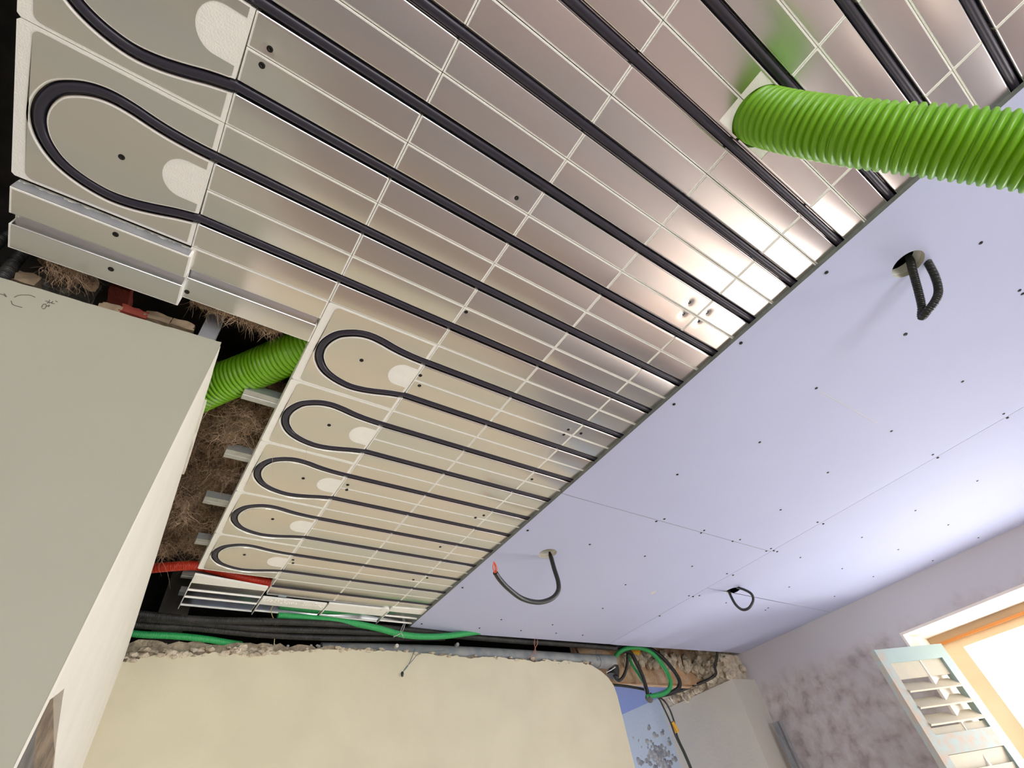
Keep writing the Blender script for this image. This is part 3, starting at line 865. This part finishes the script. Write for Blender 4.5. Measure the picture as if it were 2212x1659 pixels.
for outer, hs, lab in boards:
    xs = [q[0] for q in outer]; ys = [q[1] for q in outer]
    t = thing('plasterboard', lab, 'plasterboard', (min(xs), min(ys), ZB), 'plasterboards screwed to the ceiling')
    TW, TD = .040, .0014                        # the long edges of the board are tapered
    tl = outer[0][0] == BX0 or outer[0][0] > BXM; tr = outer[1][0] < BXM
    inner = [(outer[0][0] + (TW if tl else 0), outer[0][1]), (outer[1][0] - (TW if tr else 0), outer[1][1]), (outer[2][0] - (TW if tr else 0), outer[2][1]), (outer[3][0] + (TW if tl else 0), outer[3][1])]
    sb = MB().holed(inner, [circ(h, HR) for h in hs], ZB, ZB + .0125)
    for on, xe, xi, ya, yb in ((tl, outer[0][0], inner[0][0], outer[0][1], outer[3][1]), (tr, outer[1][0], inner[1][0], outer[1][1], outer[2][1])):
        if on:
            sb.add([(xe, ya, ZB + TD), (xi, ya, ZB), (xi, yb, ZB), (xe, yb, ZB + TD), (xe, ya, ZB + .0125), (xi, ya, ZB + .0125), (xi, yb, ZB + .0125), (xe, yb, ZB + .0125)],
                   [(0, 3, 2, 1), (4, 5, 6, 7), (0, 1, 5, 4), (2, 3, 7, 6), (3, 0, 4, 7)])
    sheet = sb.mesh('sheet')
    sheet.materials.append(MT['board']); sheet.materials.append(MT['board_edge']); sheet.materials.append(MT['gypsum'])
    for pl in sheet.polygons:
        if abs(pl.normal.z) < .5:
            c = pl.center
            pl.material_index = 2 if any((Vector((c.x, c.y)) - Vector((h.x, h.y))).length < HR + .003 for h in hs) else 1
    sub(link('sheet', sheet), t)
    for h in hs:
        rq = min(.08, abs(h.y - YJ) - .002) if h is h3 else .08
        lab_ = MB().holed([(h.x - .08, h.y - rq), (h.x + .08, h.y - rq), (h.x + .08, h.y + rq), (h.x - .08, h.y + rq)], [circ(h, HR - .001)], ZB + .0127, ZB + .034)
        sub(lab_.build('insulation_ring', MT['eps']), t)
    BO.append((min(xs), max(xs), min(ys), max(ys), t))

# slim tapered band along the factory edges (the long edges are slightly recessed)
BS = []
def zoomlist(x0, y0, s, lst): return [(x0 + a / s, y0 + b / s) for a, b in lst]
BS += zoomlist(1400, 500, 2.724, [(1050, 242), (547, 657), (153, 1017), (1958, 67), (1850, 883), (990, 922), (1432, 1175), (657, 1240), (1058, 1418), (172, 1430), (2092, 1073), (2115, 1097), (1675, 1313), (1705, 1332), (1937, 1467), (2185, 347), (2203, 367)])
BS += zoomlist(1400, 1099, 2.724, [(47, 74), (95, 60), (312, 142), (330, 127), (497, 191), (541, 181), (695, 249), (723, 234), (740, 247), (760, 252), (896, 287), (1142, 352), (1325, 399), (1258, 168), (1472, 240), (1573, 10), (1766, 94), (997, 79), (1031, 89), (464, 382), (500, 391), (259, 338), (240, 512), (265, 517), (302, 511), (830, 460), (68, 631), (1097, 515), (1675, 305), (1943, 170), (459, 553), (706, 583), (690, 596), (780, 6)])
BS += zoomlist(700, 1099, 2.962, [(1303, 139), (1700, 228), (886, 505), (625, 736), (1134, 709), (995, 763), (1462, 742), (1260, 779), (1485, 795), (1655, 808), (1783, 637), (1929, 486), (2053, 303), (2127, 80), (2178, 65)])
for (x, y) in BS:
    p = at_z(x, y, ZB)
    for (xa, xb, ya, yb, t) in BO:
        if xa < p.x < xb and ya < p.y < yb:
            s_ = link('screw', scr, None, t); s_.location = (p.x - t.location.x, p.y - t.location.y, -.0005); s_.scale = (.95, .95, .8)
            break
# scuffed screw and filler patch
p = at_z(1956, 722, ZB); t = BO[0][4]
s_ = link('screw', scr, None, t); s_.location = (p.x - t.location.x, p.y - t.location.y, -.0006); s_.scale = (1.3, 1.1, 1)
p = at_z(1411, 1280, ZB); t = BO[1][4]
sub(MB().blob((p.x, p.y, ZB), .014, 2, .5, 2.2, 3, (.55, 1.3, .04)).build('filler_patch', MT['dust']), t)
# scratched line in the paper
a, b_ = at_z(1770, 845, ZB - .0001), at_z(1900, 917, ZB - .0001)
sub(MB().tube([a, (a + b_) / 2, b_], .0008, 5).build('scratch', MT['dust']), BO[0][4])

# ------------------------------------------------------------------ green ventilation ducts
o = MB().tube([(.750, -.236, 2.66), (.752, -.238, 2.58), (.757, -.243, 2.50), (.776, -.262, 2.43), (.815, -.300, 2.34), (.862, -.345, 2.26), (.905, -.384, 2.19), (.96, -.43, 2.09), (1.0, -.46, 1.98), (1.02, -.475, 1.85)], .0485, 40, pitch=.0118, amp=.0052, step=.00145).build('ventilation_duct', MT['green'], smooth=True)
tag(o, 'thick ribbed lime green duct hanging out of the panelled ceiling at upper right', 'duct', 'ribbed green ventilation ducts')
c0, c1 = at_z(430, 850, 2.575), at_z(690, 738, 2.565)
ax = (c1 - c0).normalized()
o = MB().tube([c0 - ax * .12, c0 - ax * .03, c0 + ax * .06 + Vector((0, 0, .004)), (c0 + c1) / 2 + Vector((.0, .008, .008)), c1, c1 + ax * .12], .0485, 40, pitch=.0118, amp=.0052, step=.00145).build('ventilation_duct', MT['green'], smooth=True)
tag(o, 'ribbed lime green duct disappearing above the panels behind the grey partition', 'duct', 'ribbed green ventilation ducts')

# ------------------------------------------------------------------ mineral wool in the ceiling void
def wool_patch(x0, x1, y0, y1, zf, seed, nx, ny, amp):
    vs = []
    for j in range(ny + 1):
        for i in range(nx + 1):
            x, y = x0 + (x1 - x0) * i / nx, y0 + (y1 - y0) * j / ny
            q = Vector((x * 11, y * 11, seed)); z = zf(x, y) + amp * noise.noise(q) + amp * .5 * noise.noise(q * 2.7) + amp * .25 * noise.noise(q * 7)
            edge = min(i, nx - i) / 3
            if edge < 1: z += (1 - edge) * .05
            vs.append((x, y, min(z, 2.79)))
    return vs, [(j * (nx + 1) + i, (j + 1) * (nx + 1) + i, (j + 1) * (nx + 1) + i + 1, j * (nx + 1) + i + 1) for j in range(ny) for i in range(nx)]


wl = MB()
vs, fs = wool_patch(.06, .36, .86, 1.95, lambda x, y: 2.60 + .02 * math.sin(y * 17) + max(0, y - 1.55) * .25, 5.0, 60, 200, .08)
wl.add(vs, fs)
wool = wl.build('insulation_wool', MT['wool'], smooth=True, fix=False)
tag(wool, 'brown shaggy mineral wool above the panels beside the white wall return', 'insulation', kind='stuff')


def strands(n, place, ln=(.015, .05), wd=.0005):
    b = MB()
    for k in range(n):
        p, d = place(); p = Vector(p); d = Vector(d).normalized(); L_ = random.uniform(*ln)
        side = d.cross(Vector((random.uniform(-1, 1), random.uniform(-1, 1), random.uniform(-1, 1)))).normalized()
        cv = Vector((random.gauss(0, 1), random.gauss(0, 1), random.gauss(0, 1) - .1)) * L_ * .75
        pts = []; ph, wr_, fq = random.uniform(0, 6.3), L_ * random.uniform(.08, .22), random.uniform(4, 9)
        up = side.cross(d)
        for i in range(8):
            t = i / 7; pts.append(p + d * L_ * t + cv * t * t + (side * math.cos(ph + fq * t) + up * math.sin(ph + fq * t)) * wr_)
        for i in range(7):
            w0, w1 = wd * (1 - .12 * i), wd * (1 - .12 * (i + 1))
            b.add([pts[i] - up * w0, pts[i] + up * w0, pts[i + 1] + up * w1, pts[i + 1] - up * w1], [(0, 1, 2, 3)])
    return b


def pl_wool():
    k = random.randrange(len(vs)); return vs[k], (random.gauss(0, 1), random.gauss(0, 1), random.gauss(-.5, .6))


o = strands(16000, pl_wool, (.012, .04), .0008).build('wool_fibre', MT['strand'], fix=False)
o['kind'] = 'stuff'; o.parent = wool


def pl_fringe():
    x = random.uniform(.02, .19); return (x, 5.0 * P + random.uniform(.0, .02), ZC + random.uniform(.012, .04)), (random.gauss(.2, .5), random.uniform(.3, 1.2), random.gauss(-.2, .4))


fr2 = MB()
for k in range(26):
    x = .03 + .16 * k / 25
    fr2.blob((x, 5.0 * P + .012, ZC + .035 + random.uniform(-.004, .006)), random.uniform(.014, .022), 2, .6, 2.5, k, (1, 1.1, .9))
fr2.v, fr2.f = fr2.v, fr2.f
o = fr2.build('insulation_wool', MT['wool'], smooth=True)
tag(o, 'fringe of brown mineral wool under the panel strip above the lower green duct', 'insulation', kind='stuff')
q_ = strands(1300, pl_fringe, (.006, .02)).build('wool_fibre', MT['strand'], fix=False); q_.parent = o; q_['kind'] = 'stuff'


def pl_tuft():
    return (random.uniform(-.20, -.145), random.uniform(.615, .65), random.uniform(2.49, 2.52)), (random.gauss(.6, .4), random.uniform(.3, 1), random.gauss(-.8, .4))


tf = MB()
for k in range(8): tf.blob((random.uniform(-.2, -.14), random.uniform(.63, .67), 2.515), .016, 2, .6, 2.4, k + 40)
o = tf.build('insulation_wool', MT['wool'], smooth=True)
tag(o, 'tuft of brown wool in the gap above the grey partition', 'insulation', kind='stuff')
q_ = strands(420, pl_tuft, (.008, .022)).build('wool_fibre', MT['strand'], fix=False); q_.parent = o; q_['kind'] = 'stuff'

# ------------------------------------------------------------------ rubble, stud and conduits on top of the partition
def chunk(name, c, half, m_, lab, cat, seed, rot=0.0):
    bm = bmesh.new(); bmesh.ops.create_cube(bm, size=2.0); bmesh.ops.subdivide_edges(bm, edges=bm.edges[:], cuts=4, use_grid_fill=True)
    b = MB(); ca, sa = math.cos(rot), math.sin(rot); V = []
    for v in bm.verts:
        q = v.co; k = 1 + .16 * noise.noise(q * 1.6 + Vector((seed * 2.3, seed, 0))) + .06 * noise.noise(q * 5 + Vector((seed, 0, seed)))
        x, y, z = q.x * half[0] * k, q.y * half[1] * k, q.z * half[2] * k
        V.append((c[0] + x * ca - y * sa, c[1] + x * sa + y * ca, c[2] + z))
    b.add(V, [tuple(v.index for v in f.verts) for f in bm.faces]); bm.free()
    return tag(b.build(name, m_, smooth=True), lab, cat, 'broken masonry in the ceiling gap')


def gp(x, y, Y): return at_y(x, y, Y)


c = gp(115, 612, .70); chunk('broken_block', (c.x, .72, c.z - .005), (.024, .03, .020), MT['brick_grey'], 'dark grey broken block in the gap, below the tuft of wool', 'block', 1, .1)
c = gp(175, 622, .70); chunk('broken_block', (c.x, .715, c.z - .006), (.022, .03, .020), MT['brick_grey'], 'ridged dark grey broken block in the gap beside the red brick', 'block', 2, .2)
c = gp(262, 630, .74); chunk('broken_brick', (c.x, .75, c.z), (.018, .03, .015), MT['brick_red'], 'dark red broken brick deep in the gap above the partition', 'brick', 3)
c = gp(62, 604, .68); chunk('broken_brick', (c.x, .70, c.z - .008), (.016, .03, .014), MT['brick_tan'], 'small tan stone on the partition top next to the black ribbed conduits', 'stone', 4)
c = gp(240, 672, .68); chunk('broken_brick', (c.x, .69, c.z - .006), (.016, .025, .010), MT['brick_tan'], 'flat tan brick piece left of the red brick on the partition top', 'brick', 5)
c = gp(290, 680, .68); chunk('broken_brick', (c.x, .69, c.z - .006), (.022, .025, .010), MT['brick_red'], 'flat red brick piece lying on the partition top', 'brick', 6)
c = gp(340, 692, .68); chunk('broken_brick', (c.x, .69, c.z - .006), (.022, .025, .010), MT['brick_tan'], 'flat tan brick piece right of the red brick on the partition top', 'brick', 7)
c = gp(395, 706, .68); chunk('broken_brick', (c.x, .69, c.z - .008), (.020, .025, .010), MT['brick_tan'], 'flat tan brick piece nearest the steel stud on the partition top', 'brick', 8)
c = gp(462, 705, .67)
o = MB().prism([(c.x - .018, .66), (c.x + .012, .66), (c.x + .012, .70), (c.x + .0108, .70), (c.x + .0108, .6612), (c.x - .0168, .6612), (c.x - .0168, .70), (c.x - .018, .70)], 'z', 2.35, c.z + .03).build('steel_stud', MT['zinc_dull'])
tag(o, 'short steel stud standing in the gap at the corner of the partition', 'stud')
for k, (dx, lab) in enumerate(((-.262, 'black ribbed conduit at the far left end of the ceiling gap'), (-.300, 'black ribbed conduit second from the left end of the ceiling gap'))):
    o = MB().tube([(dx + .004, .72, 2.75), (dx + .002, .69, 2.60), (dx + .012, .672, 2.52), (dx + .02, .668, 2.44), (dx + .02, .668, 2.3)], .0105, 14, pitch=.0045, amp=.0018, step=.0012).build('cable_conduit', MT['black_dusty'], smooth=True)
    tag(o, lab, 'conduit', 'black ribbed conduits')

# ------------------------------------------------------------------ cables hanging from the plasterboards
def P3(lst): return [at_z(x, y, z) for x, y, z in lst]


o = MB().tube(P3([(1962, 548, 2.545), (1966, 562, 2.515), (1973, 590, 2.475), (1984, 630, 2.435), (1991, 662, 2.405), (1991, 684, 2.392), (2003, 672, 2.385), (2020, 650, 2.395), (2027, 628, 2.415), (2020, 598, 2.445), (2005, 568, 2.485), (1992, 548, 2.52), (1988, 540, 2.545)]), .0088, 18, pitch=.0045, amp=.0017, step=.0010).build('ribbed_cable', MT['black_cond'], smooth=True)
tag(o, 'ribbed black conduit loop hanging from the hole nearest the upper green duct', 'cable', 'cables hanging from the ceiling')
t = thing('hanging_cable', 'black cable curving down from a hole and ending in bare orange wires', 'cable', at_z(1186, 1197, 2.5), 'cables hanging from the ceiling')
shth = sub(MB().tube(P3([(1186, 1182, 2.54), (1189, 1198, 2.50), (1197, 1228, 2.44), (1206, 1258, 2.385), (1205, 1278, 2.352), (1190, 1294, 2.325), (1162, 1301, 2.31), (1128, 1293, 2.31), (1098, 1271, 2.32), (1080, 1252, 2.33), (1070, 1237, 2.34)]), .0085, 14, step=.004).build('sheath', MT['black_cond'], smooth=True), t)
for k, lst in enumerate(([(1071, 1239, 2.338), (1070, 1228, 2.352), (1068, 1214, 2.37)], [(1069, 1238, 2.338), (1065, 1226, 2.352), (1067, 1213, 2.37)], [(1072, 1238, 2.338), (1073, 1227, 2.352), (1069, 1216, 2.366)])):
    MB().tube(P3(lst), .0018, 8).build('wire', MT['orange_wire'], smooth=True).parent = shth
for o in shth.children: o.matrix_parent_inverse = shth.matrix_parent_inverse.copy(); o.matrix_parent_inverse = Matrix.Identity(4)
o = MB().tube(P3([(1572, 1266, 2.53), (1573, 1272, 2.50), (1579, 1288, 2.455), (1590, 1307, 2.41), (1604, 1317, 2.385), (1618, 1313, 2.385), (1627, 1297, 2.41), (1623, 1283, 2.435), (1608, 1274, 2.465), (1590, 1268, 2.495), (1584, 1262, 2.53)]), .0062, 14, step=.004).build('cable_loop', MT['black_cond'], smooth=True)
tag(o, 'small smooth black cable loop hanging from the far plasterboard', 'cable', 'cables hanging from the ceiling')

# ------------------------------------------------------------------ services along the top of the cream wall
def PY(lst): return [at_y(x, y, Y) for x, y, Y in lst]


t = thing('drain_pipe', 'grey drain pipe embedded along the top of the cream wall', 'pipe', (.95, 2.05, 2.38))
pa = [(.80, 2.058, 2.408), (1.05, 2.052, 2.418), (1.5, 2.048, 2.432), (2.0, 2.045, 2.438), (2.36, 2.042, 2.440)]
sub(MB().tube(pa, .0325, 26, step=.03).build('tube', MT['greypipe'], smooth=True), t)
sub(MB().tube([(2.335, 2.042, 2.440), (2.40, 2.0415, 2.4405), (2.462, 2.041, 2.441)], .0355, 26, step=.02).build('socket', MT['greypipe'], smooth=True), t)
sub(MB().tube([(2.43, 2.045, 2.435), (2.455, 2.047, 2.41), (2.44, 2.05, 2.37)], .033, 24, step=.01).build('elbow', MT['black_dusty'], smooth=True), t)
o = MB().tube(PY([(1311, 1452, 2.02), (1320, 1447, 2.01), (1329, 1441, 2.0)]), .003, 8).build('metal_pin', MT['zinc']); tag(o, 'bright metal pin sticking out under the end of the grey drain pipe', 'pin')
for k, q in enumerate(((856, 1396), (987, 1393))):
    p = at_y(q[0], q[1], 2.012); o = MB().lathe([(.001, -.01), (.007, -.01), (.009, -.006), (.009, .01)], p, (0, 1, 0), 14).build('pipe_clip', MT['zinc'] if k else MT['dust'], smooth=True)
    tag(o, 'round white clip on the left end of the grey drain pipe' if k == 0 else 'shiny metal clip on the grey drain pipe right of the blue wire', 'clip')
# green conduits
cond = lambda pts, r, mt, lab, nm='cable_conduit', grp='conduits along the cream wall': tag(MB().tube(pts, r, 14, pitch=.0045, amp=.0012, step=.0012).build(nm, MT[mt], smooth=True), lab, 'conduit', grp)
cond(PY([(250, 1362, 1.985), (300, 1370, 1.985), (380, 1374, 1.987), (440, 1380, 1.99), (490, 1388, 2.02), (520, 1392, 2.06)]), .0115, 'green_cond', 'ribbed green conduit at the foot of the white wall return')
cond(PY([(600, 1330, 1.93), (690, 1337, 1.93), (760, 1346, 1.925), (815, 1357, 1.92), (865, 1370, 1.918), (910, 1375, 1.92), (960, 1374, 1.928), (1010, 1368, 1.94), (1060, 1361, 1.95), (1100, 1355, 1.955)]), .0125, 'green_cond', 'ribbed green conduit dipping below the corner of the plasterboards')
# black conduits
for k, (lst, r, lab) in enumerate((
        ([(230, 1316, 1.89), (330, 1330, 1.90), (450, 1340, 1.91), (600, 1343, 1.915), (750, 1350, 1.93), (900, 1362, 1.95), (1000, 1372, 1.965)], .0125, 'topmost black ribbed conduit left of the blue wire'),
        ([(225, 1324, 1.92), (310, 1336, 1.93), (430, 1345, 1.935), (560, 1357, 1.94), (700, 1362, 1.945), (820, 1366, 1.955), (960, 1370, 1.975)], .0125, 'middle black ribbed conduit left of the blue wire'),
        ([(220, 1340, 1.95), (305, 1350, 1.955), (420, 1356, 1.96), (560, 1370, 1.965), (700, 1377, 1.975), (820, 1378, 1.985), (960, 1378, 2.0)], .0125, 'lowest black ribbed conduit left of the blue wire'),
        ([(900, 1368, 1.985), (1000, 1374, 1.985), (1120, 1384, 1.985), (1240, 1392, 1.985), (1330, 1400, 1.985)], .0150, 'black ribbed conduit under the plasterboard edge behind the pink wire'),
        ([(1000, 1362, 2.03), (1120, 1374, 2.03), (1260, 1388, 2.03), (1360, 1400, 2.03)], .0150, 'black ribbed conduit deepest under the plasterboard edge'),
)):
    cond(PY(lst), r, 'black_dusty', lab)
# big dusty conduit bundle lying on the wall behind the broken edge
cond([(.10, 2.06, 2.372), (.4, 2.065, 2.386), (.7, 2.07, 2.40), (.98, 2.11, 2.42)], .022, 'black_dusty', 'thick dusty black conduit lying on the broken wall top')
dm = MB()
for k in range(60):
    x = random.choice((.55, .62, .80, .9, .3, .45)) + random.gauss(0, .03); dm.blob((x, 2.045 + random.uniform(-.012, .01), np.interp(x, [.1, .4, .7, .98], [2.372, 2.386, 2.40, 2.42]) + random.uniform(.004, .02)), random.uniform(.002, .007), 1, .5, 2, k)
tag(dm.build('plaster_lumps', MT['dust']), 'white plaster lumps stuck to the thick dusty conduit', 'plaster', kind='stuff')
# red conduit
o = MB().tube([at_z(300, 1232, 2.545), at_z(345, 1226, 2.54), at_z(420, 1222, 2.54), at_z(470, 1232, 2.54), at_z(520, 1246, 2.53), at_z(570, 1256, 2.525), at_z(640, 1268, 2.525)], .016, 16, pitch=.005, amp=.0012, step=.0014).build('cable_conduit', MT['red'], smooth=True)
tag(o, 'red ribbed conduit crossing under the last bend panel', 'conduit', 'conduits along the cream wall')
# tie wires
def wire(lsts, m_, nm, lab, r=.0011, extra=None):
    t = thing(nm, lab, 'wire', lsts[0][0])
    for l_ in lsts: sub(MB().tube(l_, r, 7, step=.003).build('strand', MT[m_], smooth=True), t)
    if extra: extra(t)
    return t


wire([PY([(592, 1392, 1.99), (594, 1375, 1.97), (598, 1362, 1.95), (592, 1347, 1.93), (580, 1338, 1.925)]), PY([(594, 1370, 1.965), (601, 1357, 1.945), (596, 1344, 1.928), (588, 1330, 1.92), (585, 1315, 1.92)]), PY([(593, 1366, 1.96), (590, 1352, 1.94), (597, 1338, 1.925)])], 'wire_y', 'tie_wire', 'pale yellow tie wire in front of the black conduits at left', .0013)
def knot(t):
    p = at_y(869, 1456, 1.955); sub(MB().blob(p, .009, 2, .5, 2.5, 3, (.7, .8, 1.2)).build('knot', MT['black_cond'], smooth=True), t)
wire([PY([(897, 1402, 1.995), (890, 1420, 1.985), (880, 1440, 1.965), (869, 1453, 1.955)]), PY([(960, 1405, 1.995), (930, 1408, 1.99), (905, 1412, 1.985), (890, 1428, 1.975), (875, 1444, 1.96), (870, 1455, 1.955)])], 'wire_b', 'tie_wire', 'blue-grey wire hanging in front of the cream wall with a dark knot', .0013, knot)
wire([PY([(1156, 1375, 1.95), (1154, 1390, 1.955), (1157, 1405, 1.97), (1156, 1425, 1.985)]), PY([(1161, 1375, 1.95), (1161, 1390, 1.955), (1156, 1400, 1.97), (1150, 1414, 1.985), (1140, 1422, 1.99)])], 'wire_p', 'tie_wire', 'pink copper wire looped round the grey drain pipe', .0014)
wire([PY([(875, 1348, 1.935), (870, 1362, 1.92), (862, 1370, 1.905), (850, 1376, 1.91)]), PY([(872, 1348, 1.935), (866, 1362, 1.91), (868, 1370, 1.905), (872, 1378, 1.92)])], 'wire_g', 'tie_wire', 'grey tie holding up the green conduit near the plasterboard corner', .0018)
wire([PY([(1283, 1390, 2.0), (1288, 1402, 1.995), (1287, 1412, 1.99), (1291, 1427, 1.99)])], 'wire_b', 'tie_wire', 'thin dark wire round the right end of the grey drain pipe', .0013)

# bundle at the doorway
cond(PY([(1325, 1425, 2.08), (1336, 1410, 2.03), (1356, 1400, 1.99), (1385, 1400, 1.98), (1410, 1412, 1.98), (1432, 1438, 1.985), (1446, 1465, 1.99), (1447, 1485, 1.995), (1434, 1498, 2.0), (1412, 1503, 2.01), (1396, 1505, 2.03)]), .0125, 'green_cond', 'green conduit arching across the doorway from the drain pipe end', grp='conduits at the doorway')
cond(PY([(1290, 1385, 1.99), (1380, 1396, 1.995), (1405, 1402, 2.0), (1430, 1420, 2.0), (1452, 1445, 2.0), (1467, 1470, 2.0), (1465, 1487, 2.0), (1448, 1497, 2.01), (1420, 1503, 2.03)]), .0125, 'black_cond', 'black conduit arching outside the green one at the doorway', grp='conduits at the doorway')
cond(PY([(1345, 1405, 2.04), (1362, 1410, 2.02), (1376, 1435, 2.01), (1388, 1462, 2.01), (1396, 1488, 2.02), (1400, 1505, 2.03)]), .0120, 'black_dusty', 'dark conduit dropping inside the green arch at the doorway', grp='conduits at the doorway')
cond(PY([(1352, 1400, 2.06), (1364, 1432, 2.05), (1378, 1455, 2.05), (1392, 1478, 2.05)]), .0085, 'green_cond', 'thin green conduit half hidden behind the dark one at the doorway', grp='conduits at the doorway')
cond(PY([(1326, 1440, 2.05), (1327, 1460, 2.04), (1335, 1470, 2.04), (1346, 1462, 2.04), (1354, 1440, 2.03), (1356, 1415, 2.03), (1352, 1402, 2.04)]), .0085, 'black_cond', 'small black U-shaped cable below the drain pipe end', grp='conduits at the doorway')
cond(PY([(1320, 1479, 2.11), (1350, 1482, 2.10), (1385, 1488, 2.08), (1402, 1494, 2.05)]), .0075, 'black_cond', 'thin black cable crossing the doorway behind the cream wall', grp='conduits at the doorway')
cond([at_x(x, y, PX - .012) for x, y in ((1548, 1400), (1549, 1420), (1544, 1440), (1546, 1456), (1530, 1468), (1500, 1480), (1470, 1492), (1440, 1498), (1415, 1502))], .0085, 'black_dusty', 'dusty black cable running along the broken edge of the pier', grp='conduits at the doorway')
t = thing('cable_pair', 'two black straps joined by yellow tape hanging in the doorway', 'cable', at_y(1460, 1600, 2.05))
sub(MB().tube(PY([(1405, 1500, 2.04), (1422, 1508, 2.05), (1434, 1530, 2.05), (1448, 1560, 2.05), (1460, 1592, 2.05), (1478, 1630, 2.05), (1495, 1672, 2.05), (1520, 1750, 2.05)]), .0050, 10, step=.01).build('strap', MT['black_cond'], smooth=True), t)
sub(MB().tube(PY([(1405, 1498, 2.04), (1430, 1510, 2.05), (1444, 1528, 2.05), (1455, 1555, 2.05), (1463, 1590, 2.055), (1481, 1630, 2.055), (1498, 1672, 2.055), (1523, 1750, 2.055)]), .0050, 10, step=.01).build('strap', MT['black_cond'], smooth=True), t)
sub(MB().tube(PY([(1451, 1560, 2.052), (1457, 1570, 2.052), (1463, 1582, 2.052)]), .0135, 14, step=.01).build('tape', MT['tape'], smooth=True), t)
p = at_y(1402, 1508, 2.03)
o = MB().blob((p.x, p.y, p.z), .022, 2, .5, 2.2, 9).build('mortar_lump', MT['brick_grey'], smooth=True); tag(o, 'grey lump of mortar where the doorway conduits meet', 'mortar')

# galvanised profile leaning by the right wall
a, b_ = at_x(1678, 1559, XW - .075), at_x(1715, 1661, XW - .075)
d = Vector((0, 0, -1)); b2 = a + d * ((a.z - .02) / -d.z)
t = thing('steel_profile', 'galvanised steel profile leaning upright in the corner by the right wall', 'profile', (b2.x, b2.y, b2.z))
wy = Vector((0, 1, 0)); wy = (wy - d * wy.dot(d)).normalized(); wx = d.cross(wy)
c = (a + b2) / 2; hl = (b2 - a) / 2
sub(MB().obox(c, hl, wy * .022, wx * .0008).obox(c + wy * .022 + wx * .0, hl, wy * .0008, wx * .014).obox(c - wy * .022, hl, wy * .0008, wx * .014).build('channel', MT['zinc_dull']), t)
sub(MB().obox(c, hl, wy * .005, wx * .0030).build('centre_bead', MT['zinc_dull']), t)
